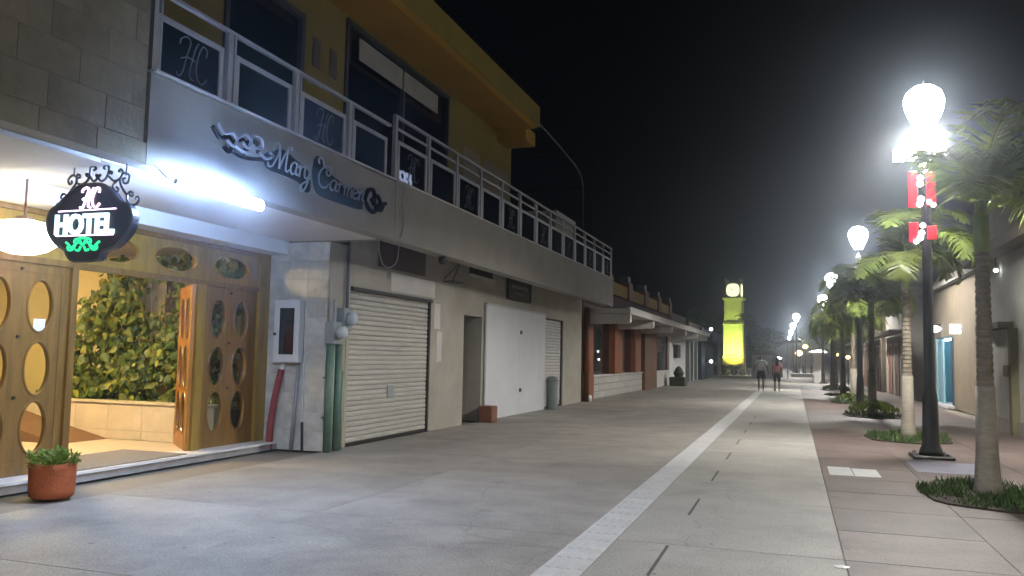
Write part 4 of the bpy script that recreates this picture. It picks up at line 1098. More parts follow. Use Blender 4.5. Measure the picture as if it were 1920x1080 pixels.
lamps = [(2.08, 14.9, 'nearest black street lamp with glowing globe and red lit decoration on its post'),
         (2.12, 30.2, 'second black street lamp from the camera with a glowing globe above the palms'),
         (1.92, 46.0, 'third black street lamp from the camera with a glowing globe beside the palms'),
         (1.92, 60.5, 'fourth street lamp with a glowing globe, just past the third at the palm row'),
         (0.33, 85.0, 'highest of the distant cluster of glowing street lamps beyond the white kiosk'),
         (0.03, 106.0, 'second highest of the distant cluster of glowing street lamps'),
         (-0.26, 131.0, 'third highest of the distant cluster of glowing street lamps'),
         (-0.62, 162.0, 'lowest of the distant cluster of glowing street lamps at the far end'),
         (2.1, -0.4, 'street lamp of the same row standing beside the camera')]
for i, (x, y, lb) in enumerate(lamps):
    o = L0 if i == 0 else dup(L0)
    o.location = (x, y, -0.32 if i == 0 else 0.0); o['label'] = lb
    if i == 0: o.location.z = -0.0
# decoration on the nearest lamp
dc = thing('lamp_decoration', 'festive decoration of red lit panels and white bulbs on the nearest lamp post', 'decoration', (2.08, 14.78, 4.5))
X0 = 2.0; YD = 14.76
MB().bbox(X0-0.42, X0-0.05, YD-0.03, YD+0.03, 4.80, 5.0, 0.01).build('crossbar', E_SIGNW, dc)
MB().tube([(X0-0.05, YD, 4.92), (X0+0.42, YD, 4.92)], 0.025, 6).build('crossbar_arm', STEEL_D, dc)
for xx, z0, z1 in ((X0-0.20, 4.03, 4.62), (X0-0.20, 3.46, 3.78), (X0+0.07, 4.05, 4.60), (X0+0.07, 3.50, 3.72)):
    MB().bbox(xx, xx+0.14, YD-0.02, YD+0.02, z0, z1, 0.006).build('red_panel', REDBAN, dc)
for k, (xx, zz, rr) in enumerate(((-.02,4.5,.05),(-.03,4.4,.05),(-.02,4.15,.055),(-.04,4.07,.05),(.06,4.7,.045),(-.02,4.72,.035),(.1,4.1,.04),(.16,4.05,.04),(.0,3.72,.045),(-.02,3.6,.05),(-.04,3.52,.05),(-.1,3.46,.04),(.1,4.92,.06),(.2,4.9,.05),(.28,4.96,.05),(.36,4.9,.055),(.12,4.82,.04),(.05,4.6,.035))):
    MB().lathe([(0.002,-rr),(rr*0.8,-rr*0.6),(rr,0),(rr*0.8,rr*0.6),(0.002,rr)], 8, (X0+xx, YD-0.06, zz)).build('bulb', E_BULB, dc, True)
MB().tube([(X0+0.06, YD+0.02, 3.4), (X0+0.06, YD+0.02, 5.0)], 0.012, 5).build('mount_bar', STEEL_D, dc)

# ------------------------------------------------------------------ palms in round beds
def frond_mesh(L, droop, seed, m_):
    rnd = random.Random(seed)
    b_ = MB(); pts = []
    n = 22
    for k in range(n+1):
        t = k/n
        ang = 1.05 - droop*t*t - 0.55*t
        if k == 0: p = Vector((0,0,0))
        else: p = pts[-1] + Vector((math.cos(ang), 0, math.sin(ang)))*L/n
        pts.append(p)
    b_.tube(pts, [0.022*(1-0.85*k/n) for k in range(n+1)], 4)
    nl = 58
    for k in range(nl):
        t = 0.16 + 0.84*k/nl
        f_ = t*n; i = min(n-1, int(f_)); p = pts[i].lerp(pts[i+1], f_-i); d = (pts[i+1]-pts[i]).normalized()
        ll = 0.68*math.sin(math.pi*min(1, 0.18+t*0.80))**0.8 * rnd.uniform(0.85, 1.1)
        for sgn in (-1, 1):
            up = rnd.uniform(-0.05, 0.35)
            side = (Vector((0, sgn, 0)) + d*rnd.uniform(0.45, 0.75) + Vector((0,0,up))).normalized()
            tip = p + side*ll + Vector((0,0,-0.32*ll*rnd.uniform(0.6,1.5)))
            mid = p + side*ll*0.55 + Vector((0,0,-0.03))
            w = 0.022
            b_.add([p - d*w*0.5, p + d*w*0.5, mid + d*w, mid - d*w, tip], [(0,1,2,3), (3,2,4)])
    o = b_.build('frond', m_, None, recalc=False); me = o.data; bpy.data.objects.remove(o)
    return me
FR = [frond_mesh(1.75, 1.3, 1, LEAF_P), frond_mesh(1.95, 1.9, 2, LEAF_P), frond_mesh(1.6, 2.4, 3, LEAF_P2), frond_mesh(1.85, 1.6, 4, LEAF_P2)]
def palm(x, y, h, label, nf=17, s=1.0, seed=0, skip=None, width=0.6):
    rnd = random.Random(seed)
    p_ = thing('palm_tree', label, 'palm tree', (x, y, 0), 'palms along the street', local=True)
    top = h
    prof = [(0.165,0.0),(0.145,0.12),(0.12,0.5),(0.105,1.25)]
    MB().lathe(prof, 12).build('whitewashed_trunk', TRUNK_W, p_, True)
    b_ = MB(); pr = []
    z = 1.25
    while z < top-0.55:
        pr += [(0.108-(z/top)*0.03, z+0.001), (0.094-(z/top)*0.03, z+0.06)]; z += 0.085
    b_.lathe(pr, 12).build('trunk', TRUNK, p_)
    MB().lathe([(0.075,z-0.04),(0.09,z+0.1),(0.085,z+0.35),(0.06,top+0.1),(0.03,top+0.3)], 10).build('crownshaft', SHAFT, p_, True)
    for k in range(nf):
        az = k*2.399 + rnd.uniform(-0.25, 0.25)
        tier = k/nf
        if skip is not None and abs(((az-skip+math.pi) % (2*math.pi))-math.pi) < width and tier < (1.0 if width > 1 else 0.84): continue
        o = link('frond', FR[rnd.randrange(4)], p_)
        tilt = -0.45 + 0.95*tier + rnd.uniform(-0.15, 0.15)   # + lowers the frond
        sc_ = s*rnd.uniform(0.85, 1.08)
        o.matrix_local = Matrix.Translation((0,0,top - 0.12 + 0.18*(1-tier))) @ Matrix.Rotation(az, 4, 'Z') @ Matrix.Rotation(tilt, 4, 'Y') @ Matrix.Scale(sc_, 4)
    return p_
words = ['nearest palm with a pale trunk at the right edge, in a round grass bed', 'second palm from the camera, just beyond the nearest lamp post', 'third palm from the camera, in the bed with the bright low shrub', 'fourth palm from the camera along the lamp row', 'fifth palm from the camera along the lamp row', 'farthest palm of the row, close to the white kiosk', 'palm of the same row standing beside the camera']
PY = [11.05, 18.6, 25.9, 33.6, 40.5, 47.5]
for i, y in enumerate(PY):
    palm(2.13 + (0.06 if i == 1 else 0), y, [3.35, 3.5, 3.2, 3.1, 3.1, 3.1][i], words[i], [19, 22, 26, 28, 28, 28][i], [0.98, 1.0, 1.0, 1.0, 1.0, 1.0][i], 11+i, [2.7, 3.0][i] if i < 2 else None, [1.25, 0.75][i] if i < 2 else 0)
def bed(x, y, rx, ry, label, shrub, seed):
    rnd = random.Random(seed)
    t_ = thing('tree_bed', label, 'planting bed', (x, y, 0), 'round planting beds', local=True)
    pts = [(rx*math.cos(a)*(1+0.05*math.sin(3*a+seed)+0.04*math.sin(7*a)), ry*math.sin(a)*(1+0.05*math.sin(3*a+seed)+0.04*math.sin(7*a))) for a in [2*math.pi*k/32 for k in range(32)]]
    MB().prism(pts, 'z', 0.0, 0.02).build('soil', SOIL, t_)
    g = MB()
    for k in range(2600 if y < 20 else 900):
        a = rnd.uniform(0, 6.283); r_ = math.sqrt(rnd.random())
        px, py = rx*r_*math.cos(a), ry*r_*math.sin(a)
        pn = math.sin(px*7+seed)*math.sin(py*5+seed*2)
        if pn < -0.35 and rnd.random() < 0.8: continue
        hgt = rnd.uniform(0.03, 0.10)*(1.2+0.7*pn); an = rnd.uniform(0, 6.283); w = 0.012 if y < 20 else 0.02
        dx, dy = math.cos(an)*w, math.sin(an)*w
        lx, ly = rnd.uniform(-0.06, 0.06), rnd.uniform(-0.06, 0.06)
        g.add([(px-dx, py-dy, 0.015), (px+dx, py+dy, 0.015), (px+lx, py+ly, hgt)], [(0,1,2)])
    stuff(g.build('grass', GRASSM, t_, recalc=False))
    if shrub:
        s_ = MB()
        for k in range(700):
            a = rnd.uniform(0, 6.283); r_ = math.sqrt(rnd.random())*0.85
            px, py = rx*r_*math.cos(a), ry*r_*math.sin(a)
            hz = shrub*(1-r_*r_)*rnd.uniform(0.5, 1.05)+0.08
            an = rnd.uniform(0, 6.283); w = 0.05
            s_.add([(px, py, hz-0.05), (px+w*math.cos(an), py+w*math.sin(an), hz+0.02), (px+w*math.cos(an+0.9), py+w*math.sin(an+.9), hz+0.06)], [(0,1,2)])
        stuff(s_.build('shrub', SHRUBM, t_, recalc=False))
bl = ['oval grass bed at the foot of the nearest palm', 'oval grass bed under the second palm behind the lamp post', 'oval bed with a bright green low shrub under the third palm', 'oval bed with a low shrub under the fourth palm', 'oval bed with dark grass under the fifth palm', 'farthest oval bed near the white kiosk']
for i, y in enumerate(PY):
    bed(2.15, y-0.1, 0.78, [1.15, 1.25, 1.4, 1.4, 1.4, 1.4][i], bl[i], [0, 0, 0.34, 0.28, 0.0, 0.2][i], 40+i)

# ------------------------------------------------------------------ right hand buildings
r1 = thing('cream_right_building', 'cream walled building with dark eave behind the nearest palm', 'building', (4.6, 20, 0))
pb(r1, 'wall', WALL_R, (4.6, 9, 6.0, 24.2, 0, 4.0))
pb(r1, 'eave', mat('dark_wood_eave', (0.09,0.065,0.04), 0.7, 0.2, 3), (4.15, 9, 5.8, 24.4, 4.0, 4.25))
pb(r1, 'parapet', WALL_R2, (4.6, 9, 6.0, 24.2, 4.25, 5.4))
pb(r1, 'ledge', mat('mossy_ledge', (0.12,0.10,0.06), 0.8, 0.2, 4), (4.3, 4.6, 20.9, 23.4, 2.32, 2.46))
pb(r1, 'drain_pipe', mat('mossy_pipe', (0.14,0.13,0.07), 0.8, 0.2, 4), (4.45, 4.6, 20.5, 20.75, 0, 2.3))
pb(r1, 'pipe_box', mat('mossy_pipe', (0.14,0.13,0.07)), (4.42, 4.6, 20.6, 21.1, 1.25, 1.5))
for y0 in (8.0, 13.0, 17.0):
    d_ = pb(r1, 'door', WALL_R2, (4.57, 4.6, y0, y0+1.3, 0, 2.2))
pb(r1, 'pilaster', WALL_R, (4.5, 4.6, 23.6, 24.1, 0, 4.0)); pb(r1, 'base_band', WALL_R3, (4.56, 4.599, 6.0, 23.6, 0, 0.3))
wl_ = thing('eave_lamp', 'tiny bluish lamp under the eave of the cream building', 'lamp', (4.5, 21.9, 3.7))
MB().lathe([(0.01,-0.04),(0.05,-0.02),(0.05,0.02),(0.01,0.04)], 8, (4.5, 21.9, 3.7)).build('bulb', E_FARW, wl_)
MB().box(4.49, 4.51, 21.89, 21.91, 3.74, 4.0).build('stem', STEEL_D, wl_)
# lit cyan doorway
r2 = thing('cyan_doorway_shop', 'shop front with a cyan lit doorway under an oval lit sign', 'building', (5.1, 33, 0))
pb(r2, 'wall', WALL_R2, (5.1, 9, 24.45, 31.2, 0, 4.2), (5.1, 9, 34.9, 37.5, 0, 4.2), (5.1, 9, 31.2, 34.9, 2.45, 4.2))
pb(r2, 'doorway_side', CYANW, (5.1, 6.4, 34.75, 34.899, 0.1, 2.449)); pb(r2, 'doorway_back', CYANW, (6.4, 6.5, 31.2, 34.9, 0.1, 2.45))
pb(r2, 'door', CYANW, (5.14, 5.2, 33.6, 34.74, 0.1, 2.40)); pb(r2, 'shutter_edge', BLUEW, (5.14, 5.2, 31.25, 31.9, 0.1, 2.4))
pb(r2, 'threshold', STEPM, (4.9, 6.4, 31.2, 34.9, 0.0, 0.099))
pb(r2, 'cornice', PLASTER, (4.9, 9, 24.45, 37.5, 4.201, 4.45))
dt = thing('doorway_light', 'tube light over the cyan doorway', 'tube light', (5.6, 32.5, 2.35))
MB().tube([(5.35, 32.0, 2.38), (5.35, 34.4, 2.38)], 0.04, 8).build('tube', E_DOOR, dt)
MB().box(5.30, 5.40, 31.9, 34.5, 2.421, 2.449).build('batten', WHITEP, dt)
os_ = thing('oval_lit_sign', 'white glowing oval sign above the cyan doorway', 'sign', (4.9, 33.6, 2.8))
MB().prism([(4.82+0.27*math.cos(t), 2.76+0.13*math.sin(t)) for t in [2*math.pi*k/20 for k in range(20)]], 'y', 33.5, 33.62).build('face', E_SIGNW, os_)
MB().box(4.8, 5.1, 33.54, 33.58, 2.89, 2.93).build('bracket', STEEL_D, os_)
ss = thing('square_lit_sign', 'small square white lit sign right of the oval sign', 'sign', (4.95, 30.9, 2.7))
MB().bbox(4.76, 5.07, 29.66, 29.76, 2.47, 2.77, 0.02).build('box', E_SIGNW, ss)
MB().tube([(4.83, 29.65, 2.52), (4.91, 29.65, 2.73), (4.99, 29.65, 2.54)], 0.012, 4).tube([(4.79, 29.65, 2.63), (5.04, 29.65, 2.65)], 0.012, 4).build('symbol', BLUEW, ss)
MB().box(5.07, 5.1, 29.69, 29.73, 2.6, 2.65).build('bracket', STEEL_D, ss)
# further right fronts
defs = [('dim_grey_shop', 'dim grey shop front with two dark doorways beyond the cyan door', 37.6, 46.5, 4.5, WALL_R3, 4.4),
        ('brown_shop', 'brown shop front with an orange door behind the third lamp', 46.6, 57.0, 4.3, WALL_R2, 4.0),
        ('far_grey_shop', 'low grey shop front at the far end of the right row', 57.1, 74.0, 4.6, WALL_R3, 3.6)]
for nm, lb, y0, y1, x, m_, h in defs:
    t_ = thing(nm, lb, 'building', (x, (y0+y1)/2, 0))
    pb(t_, 'wall', m_, (x, x+4, y0, y1, 0, h)); pb(t_, 'cornice', PLASTER, (x-0.15, x+4, y0, y1, h+0.001, h+0.25))
    k = y0+0.8; j = 0
    while k+1.4 < y1:
        d_ = pb(t_, 'door', [DARK, BROWNP, ORANGE_P][(j + (nm == 'brown_shop')*2) % 3], (x-0.03, x, k, k+1.3, 0, 2.3))
        pb(d_, 'frame', CONC_W, (x-0.05, x-0.0301, k-0.12, k, 0, 2.42), (x-0.05, x-0.0301, k+1.3, k+1.42, 0, 2.42), (x-0.05, x-0.0301, k, k+1.3, 2.3, 2.42))
        k += 2.6; j += 1
    pb(t_, 'awning', BROWN, (x-0.7, x-0.151, y0+0.4, y1-0.4, 2.75, 2.9))

# ------------------------------------------------------------------ far end: kiosk, gantry, hut, orange lamps, trees, buildings
ks = thing('white_kiosk', 'white pillar kiosk with a wide shallow domed cap beside the palm row', 'kiosk', (1.66, 62, 0))
MB().bbox(1.34, 1.98, 61.7, 62.3, 0, 2.05, 0.04).build('pillar', WHITEP, ks)
MB().lathe([(0.62,2.051),(0.66,2.10),(0.60,2.18),(0.40,2.27),(0.02,2.32)], 20, (1.66, 62, 0)).build('cap', WHITEP, ks, True)
gn = thing('white_crossbar_post', 'white horizontal bar on a slim post beyond the walking couple', 'sign post', (-0.43, 75, 0))
MB().tube([(-0.43, 75, 0), (-0.43, 75, 3.2)], 0.06, 8).build('post', CONC_W, gn)
MB().bbox(-1.6, 0.7, 74.9, 75.1, 3.03, 3.30, 0.04).build('bar', WHITEP, gn)
ht = thing('white_hut', 'small white hut with a curved roof behind the walking man', 'hut', (-2.7, 80, 0))
MB().bbox(-3.6, -1.85, 79.2, 81.5, 0, 2.0, 0.04).build('wall', WHITEP, ht)
MB().prism([(-3.8,2.0),(-3.5,2.28),(-2.7,2.45),(-1.6,2.28),(-0.85,1.85),(-0.85,1.75),(-1.8,2.0)], 'y', 79.0, 81.7).build('roof', CONC_L, ht)
MB().box(-1.84, -0.9, 79.4, 81.3, 0, 1.6).build('side_wall', CONC_L, ht)
MB().box(-3.1, -2.5, 79.17, 79.199, 0, 1.8).build('door', GREENC, ht)
for i, (x, y, z, s_, lb) in enumerate(((0.57, 90, 2.32, 0.36, 'large orange globe lamp on a short post in the far plaza'), (1.19, 90, 2.99, 0.26, 'smaller and higher orange globe lamp right of the large one'),
                          (2.75, 60, 1.98, 0.14, 'small orange lamp under the palms left of the other'), (3.48, 60, 1.82, 0.14, 'small orange lamp under the palms right of the other'), (-1.29, 90, 1.86, 0.24, 'small white lamp between the hut roof and the walking woman'))):
    t_ = thing('globe_lamp', lb, 'lamp', (x, y, 0))
    MB().lathe([(0.02,-s_*0.8),(s_*0.7,-s_*0.5),(s_,0),(s_*0.7,s_*0.55),(0.02,s_*0.75)], 10, (x, y, z)).build('globe', E_FARW if i == 4 else E_ORANGE, t_, True)
    MB().tube([(x, y, 0), (x, y, z-s_*0.75)], 0.05, 6).build('post', STEEL_D, t_)
for i, (x, y) in enumerate(((0.2, 88), (1.0, 89), (1.8, 91))):
    t_ = thing('bollard', ['dark bollard left of the large orange lamp', 'dark bollard at the foot of the large orange lamp', 'dark bollard right of the large orange lamp'][i], 'bollard', (x, y, 0), 'plaza bollards')
    MB().lathe([(0.14,0),(0.11,0.08),(0.10,0.95),(0.13,1.0),(0.08,1.12),(0.01,1.16)], 10, (x, y, 0)).build('shaft', STEEL_D, t_, True)
lw_ = MB().bbox(-0.2, 2.6, 83.5, 84.2, 0, 0.35, 0.04).build('low_white_kerb', WHITEP); tag(lw_, 'low white kerb across the paving before the far plaza', 'kerb')
far = [('far_dark_building', 'long dark building closing the far left end of the plaza', -40, -9.5, 120, 130, 5.5, WALL_R2), ('far_low_building', 'low dark building behind the far street lamps', -9.3, 12, 178, 185, 4.2, WALL_R3), ('far_right_building', 'dark building at the far right of the plaza', 6.5, 20, 92, 120, 5.0, WALL_R2)]
for nm, lb, x0, x1, y0, y1, h, m_ in far:
    t_ = thing(nm, lb, 'building', ((x0+x1)/2, y0, 0))
    pb(t_, 'wall', m_, (x0, x1, y0, y1, 0, h)); pb(t_, 'cornice', PLASTER, (x0-0.2, x1+0.2, y0-0.2, y1, h+0.001, h+0.3))
    x = x0+1.2
    while x+1.2 < x1:
        w_ = pb(t_, 'window', DARKFRAME, (x, x+1.1, y0-0.06, y0-0.001, 1.0, 2.6)); pb(w_, 'pane', GL_DARK, (x+0.08, x+1.02, y0-0.075, y0-0.061, 1.08, 2.52)); x += 2.8
def broad_tree(x, y, h, rr, label, seed):
    rnd = random.Random(seed)
    t_ = thing('broadleaf_tree', label, 'tree', (x, y, 0), 'far plaza trees', local=True)
    MB().tube([(0,0,0),(0.1,0,h*0.3),(0,0.1,h*0.55)], [0.25,0.2,0.12], 8).build('trunk', TRUNK, t_)
    for k in range(5):
        a = k*1.25; MB().tube([(0,0.05,h*0.42),(rr*0.35*math.cos(a), rr*0.35*math.sin(a), h*0.62),(rr*0.6*math.cos(a), rr*0.6*math.sin(a), h*0.75)], [0.1,0.07,0.03], 5).build('limb', TRUNK, t_)
    c = MB()
    cl = [(rnd.uniform(-1,1)*rr*0.7, rnd.uniform(-1,1)*rr*0.7, h*0.72+rnd.uniform(-1,1)*rr*0.45, rr*rnd.uniform(0.28,0.5)) for _ in range(16)]
    for k in range(2600):
        q = cl[rnd.randrange(16)]
        d = Vector((rnd.gauss(0,1), rnd.gauss(0,1), rnd.gauss(0,1))).normalized()*q[3]*rnd.uniform(0.6,1.05)
        p = Vector(q[:3]) + d; s_ = rnd.uniform(0.10,0.2); e1 = Vector((rnd.gauss(0,1), rnd.gauss(0,1), rnd.gauss(0,1))).normalized()*s_; e2 = d.cross(e1).normalized()*s_
        c.add([p-e1, p+e2, p+e1, p-e2*0.6], [(0,1,2,3)])
    stuff(c.build('crown', LEAF, t_, recalc=False))
for i, (x, y, h, rr, lb) in enumerate(((-10.2, 104, 7.5, 3.0, 'dark leafy tree behind the left side of the clock tower'), (-3.2, 112, 6.0, 2.4, 'dark leafy tree right of the clock tower'), (-12.5, 92, 5.6, 2.4, 'dark leafy tree left of the clock tower over the roofs'), (5.5, 84, 5.5, 2.4, 'dark leafy tree at the right of the far plaza'), (3.6, 130, 6.5, 2.8, 'farthest dark tree behind the distant street lamps'))):
    broad_tree(x, y, h, rr, lb, 70+i)

# palm frond sprig in front of the tower: slender palm left of the street
tp = palm(-4.75, 90.0, 5.6, 'slender dark palm standing just right of the clock tower', 9, 0.75, 99)

# ------------------------------------------------------------------ motorcycles parked below the tower
def motorbike():
    r_ = thing('motorcycle', 'x', 'motorcycle', (0,0,0), 'parked motorcycles', local=True)
    for xx in (-0.62, 0.62):
        w_ = MB().tube([(xx+0.27*math.cos(t), 0, 0.31+0.27*math.sin(t)) for t in [2*math.pi*k/18 for k in range(18)]], 0.05, 6, closed=True).build('tyre', RUBBER, r_, True)
        sp = MB()
        for k in range(6): sp.tube([(xx, 0, 0.31), (xx+0.24*math.cos(k*1.047), 0, 0.31+0.24*math.sin(k*1.047))], 0.008, 4)
        sp.lathe([(0.05,-0.05),(0.05,0.05)], 8, (xx, 0, 0.31)); sp.build('spokes', CHROME, w_)
    MB().tube(smoothpts([(0.50,0,0.92),(0.30,0,0.84),(0.05,0,0.80),(-0.05,0,0.76)], 4), [0.06,0.09,0.12,0.14,0.15,0.15,0.14,0.13,0.12,0.11,0.1,0.09,0.08], 8).build('fuel_tank', BIKEP, r_, True)
    MB().tube(smoothpts([(0.0,0,0.76),(-0.3,0,0.78),(-0.72,0,0.84)], 4), [0.09,0.11,0.12,0.12,0.12,0.11,0.10,0.08,0.05], 8).build('seat', RUBBER, r_, True)
    MB().bbox(-0.22, 0.22, -0.13, 0.13, 0.28, 0.62, 0.04).build('engine', CHROME, r_)
    MB().tube([(0.62,0.07,0.31),(0.45,0.07,0.95)], 0.02, 6).tube([(0.62,-0.07,0.31),(0.45,-0.07,0.95)], 0.02, 6).build('fork', CHROME, r_)
    MB().tube([(-0.62,0,0.31),(-0.1,0,0.40),(0.25,0,0.75),(0.47,0,0.9)], 0.025, 6).tube([(-0.7,0,0.78),(-0.15,0,0.45)], 0.02, 6).build('frame', STEEL_D, r_)
    MB().tube([(0.32,0.36,1.04),(0.42,0.12,1.0),(0.42,-0.12,1.0),(0.32,-0.36,1.04)], 0.016, 6).build('handlebar', STEEL_D, r_)
    MB().lathe([(0.03,-0.06),(0.09,0.0),(0.09,0.04)], 10, (0.55, 0, 0.88)).build('headlight', CHROME, r_)
    MB().tube([(0.0,0.16,0.35),(-0.75,0.18,0.38)], 0.04, 8).build('exhaust', CHROME, r_)
    MB().tube(smoothpts([(-0.95,0,0.50),(-0.72,0,0.68),(-0.45,0,0.60)], 4), 0.05, 6).build('mudguard', BIKEP, r_)
    return r_
mb = motorbike()
for i, (x, y, a, lb) in enumerate(((-7.6, 84.5, 0.5, 'dark motorcycle parked leftmost of the group below the clock tower'), (-6.8, 84.0, 0.3, 'dark motorcycle parked second from the left below the clock tower'), (-6.0, 83.6, 0.45, 'dark motorcycle parked third from the left below the clock tower'), (-5.2, 85.5, 0.9, 'dark motorcycle parked rightmost below the clock tower'))):
    o = mb if i == 0 else dup(mb)
    o.location = (x, y, 0); o.rotation_euler = (R(8), 0, a); o['label'] = lb

# ------------------------------------------------------------------ walking couple
def skin_fig(nm, verts, edges, m_, parent, sub=2):
    me = bpy.data.meshes.new(nm)
    me.from_pydata([v[:3] for v in verts], edges, []); me.materials.append(m_)
    o = bpy.data.objects.new(nm, me); COL.objects.link(o); o.parent = parent
    sm = o.modifiers.new('skin', 'SKIN'); sm.use_smooth_shade = True
    for i, v in enumerate(verts):
        rr = v[3]; rr = rr if isinstance(rr, tuple) else (rr, rr)
        me.skin_vertices[0].data[i].radius = rr
        me.skin_vertices[0].data[i].use_root = (i == 0)
    ss_ = o.modifiers.new('sub', 'SUBSURF'); ss_.levels = sub; ss_.render_levels = sub
    dg = bpy.context.evaluated_depsgraph_get()
    me2 = bpy.data.meshes.new_from_object(o.evaluated_get(dg))
    o.modifiers.clear(); o.data = me2
    if not me2.materials: me2.materials.append(m_)
    for p in me2.polygons: p.use_smooth = True
    return o
def person(label, x, y, h, female):
    t_ = thing('person', label, 'person', (x, y, 0), local=True)
    k = h/1.75; sh = 0.20 if not female else 0.17; hip = 0.10
    V = []; E = []
    def add(p, r, link_=None):
        V.append((p[0]*k, p[1]*k, p[2]*k, r*k if not isinstance(r, tuple) else tuple(q*k for q in r)))
        if link_ is not None: E.append((link_, len(V)-1))
        return len(V)-1
    tr_ = (0.15, 0.10) if not female else (0.135, 0.095)
    pel = add((0,0,0.95), (0.155,0.105)); wai = add((0,0,1.10), tr_, pel); che = add((0,0,1.30), (0.165,0.105) if not female else (0.145,0.10), wai)
    nk0 = add((0,0,1.46), 0.075, che); nk = add((0,0.01,1.53), 0.055, nk0)
    hd = add((0,0.015,1.59), (0.062,0.075), nk); hd2 = add((0,0.015,1.66), (0.075,0.092), hd); add((0,0.01,1.735), (0.05,0.06), hd2)
    hands = []
    for s_ in (-1, 1):
        a = add((s_*sh,0,1.42), 0.062, nk0)
        out = 0.12 if not female else 0.05
        e = add((s_*(sh+out*0.75), 0.02 if s_ > 0 else -0.05, 1.15), 0.045, a)
        w_ = add((s_*(sh+out*1.2), 0.16 if s_ > 0 else -0.02, 0.94), 0.030, e)
        pm = add((s_*(sh+out*1.25), 0.19 if s_ > 0 else 0.0, 0.87), (0.036,0.02), w_)
        hands.append((pm, V[pm], s_))
        for fi, (fy, fl) in enumerate(((-0.030,.075),(-0.010,.085),(0.010,.08),(0.028,.065))):
            f1_ = add((V[pm][0]/k, V[pm][1]/k+fy, V[pm][2]/k-0.04), 0.0095, pm)
            add((V[pm][0]/k - s_*0.012, V[pm][1]/k+fy, V[pm][2]/k-0.04-fl), 0.008, f1_)
        th_ = add((V[pm][0]/k, V[pm][1]/k+0.045, V[pm][2]/k+0.02), 0.011, pm)
        add((V[pm][0]/k - s_*0.01, V[pm][1]/k+0.06, V[pm][2]/k-0.03), 0.009, th_)
        st = 0.16 if s_ > 0 else -0.14
        l0 = add((s_*hip, 0, 0.88), 0.088, pel)
        kn = add((s_*hip*1.05, st*0.55+0.03, 0.50), 0.058, l0)
        ca_ = add((s_*hip*1.05, st*0.75, 0.34), 0.056, kn)
        an_ = add((s_*hip*1.0, st, 0.085), 0.034, ca_)
        add((s_*hip*1.1, st+0.06, 0.04), (0.04,0.03), an_); add((s_*hip*1.2, st+0.16, 0.03), (0.042,0.022), len(V)-1)
    skin_fig('body', V, E, SKIN, t_)
    # clothing follows the same skeleton, a little fuller
    C = []; CE = []
    def cadd(p, r, l_=None):
        C.append((p[0]*k, p[1]*k, p[2]*k, tuple(q*k for q in r) if isinstance(r, tuple) else r*k))
        if l_ is not None: CE.append((l_, len(C)-1))
        return len(C)-1
    c0 = cadd((0,0,1.18), (0.172,0.125) if not female else (0.145,0.11)); c1 = cadd((0,0,0.99), (0.178,0.125) if not female else (0.152,0.115), c0)
    c2 = cadd((0,0,1.36), (0.185,0.122) if not female else (0.155,0.115), c0); c3 = cadd((0,0,1.47), (0.09,0.085), c2)
    for s_ in (-1, 1):
        a = cadd((s_*sh,0,1.425), 0.08, c3)
        out = 0.12 if not female else 0.05
        cadd((s_*(sh+out*0.5), 0.0, 1.24), 0.078 if not female else 0.06, a)
    skin_fig('shirt', C, CE, PINK if female else SHIRT, t_)
    C = []; CE = []
    c0 = cadd((0,0,0.94), (0.175,0.125)); cadd((0,0,1.03), (0.165,0.118), c0)
    for s_ in (-1, 1):
        st = 0.16 if s_ > 0 else -0.14
        a = cadd((s_*hip,0,0.85), 0.115 if not female else 0.105, c0)
        z_ = 0.56 if not female else 0.47
        cadd((s_*hip*1.08, st*0.5+0.01, z_), 0.115 if not female else 0.078, a)
    skin_fig('shorts', C, CE, GREYS if female else SHORTS, t_)
    # hair
    C = []; CE = []
    a = cadd((0,-0.008,1.685), (0.088,0.098)); cadd((0,-0.005,1.74), (0.06,0.07), a)
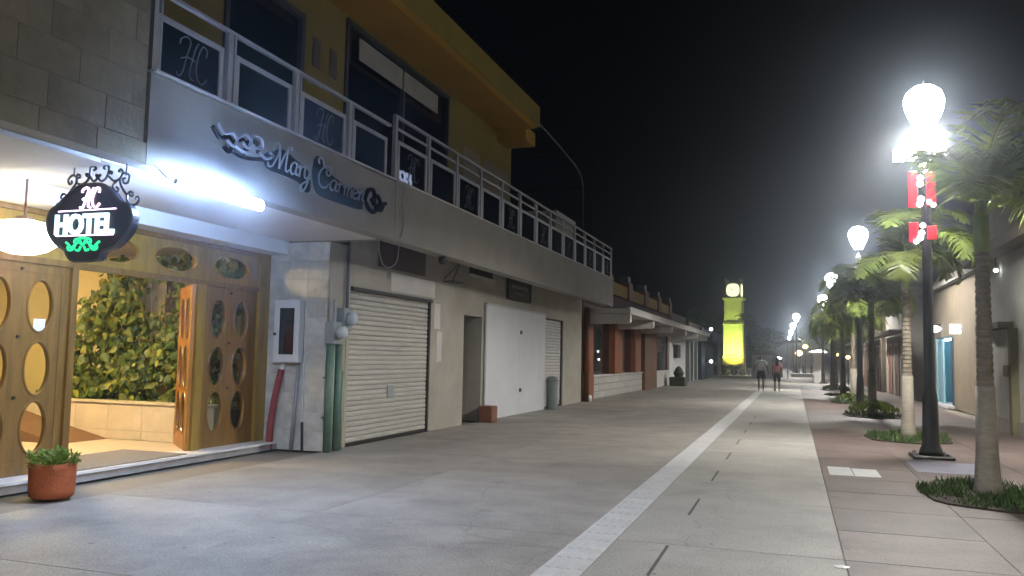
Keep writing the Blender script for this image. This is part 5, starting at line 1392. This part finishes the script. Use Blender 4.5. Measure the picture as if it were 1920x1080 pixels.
    if female:
        b_ = cadd((0,-0.055,1.60), (0.092,0.06), a); b2_ = cadd((0,-0.085,1.48), (0.10,0.05), b_); cadd((0,-0.105,1.33), (0.075,0.035), b2_)
    skin_fig('hair', C, CE, HAIR, t_)
    # face and sandals
    fb = MB()
    for s_ in (-1, 1): fb.lathe([(0.004,-0.008),(0.012,0),(0.004,0.008)], 6, (s_*0.03*k, 0.103*k, 1.655*k))
    fb.build('eyes', HAIR, t_)
    MB().tube([(0,0.10*k,1.65*k),(0,0.122*k,1.615*k),(0,0.10*k,1.605*k)], 0.011*k, 5).build('nose', SKIN, t_)
    MB().tube([(-0.022*k,0.096*k,1.575*k),(0,0.102*k,1.573*k),(0.022*k,0.096*k,1.575*k)], 0.006*k, 5).build('mouth', REDP, t_)
    for s_ in (-1, 1):
        MB().lathe([(0.003,-0.03),(0.018,0),(0.003,0.03)], 6, (s_*0.088*k, 0.005, 1.645*k)).build('ear', SKIN, t_)
        st = 0.16 if s_ > 0 else -0.14
        MB().bbox(s_*hip*1.12*k-0.05, s_*hip*1.12*k+0.05, st*k-0.07, st*k+0.22, 0.0, 0.025, 0.01).build('sandal', STEEL_D, t_)
    return t_
person('man in a grey green t-shirt and black shorts walking away down the street', -1.52, 43.4, 1.76, False)
person('woman in a pink top and dark shorts with long black hair walking away', -0.76, 43.6, 1.62, True)

# ------------------------------------------------------------------ thin volume added to stand in for lens glow around the lamps
hz = MB().box(-260, 260, -70, 430, -1.1, 11.6).build('glow_haze', DARK)
hz.data.materials.clear()
HM = bpy.data.materials.new('lamp_glow_volume'); HM.use_nodes = True
n = HM.node_tree.nodes; n.remove(n['Principled BSDF'])
pv = n.new('ShaderNodeVolumePrincipled')
pv.inputs['Color'].default_value = (0.82, 0.90, 1.0, 1)
pv.inputs['Density'].default_value = 0.0045
pv.inputs['Anisotropy'].default_value = 0.93
HM.node_tree.links.new(pv.outputs[0], n['Material Output'].inputs['Volume'])
hz.data.materials.append(HM)
stuff(hz)
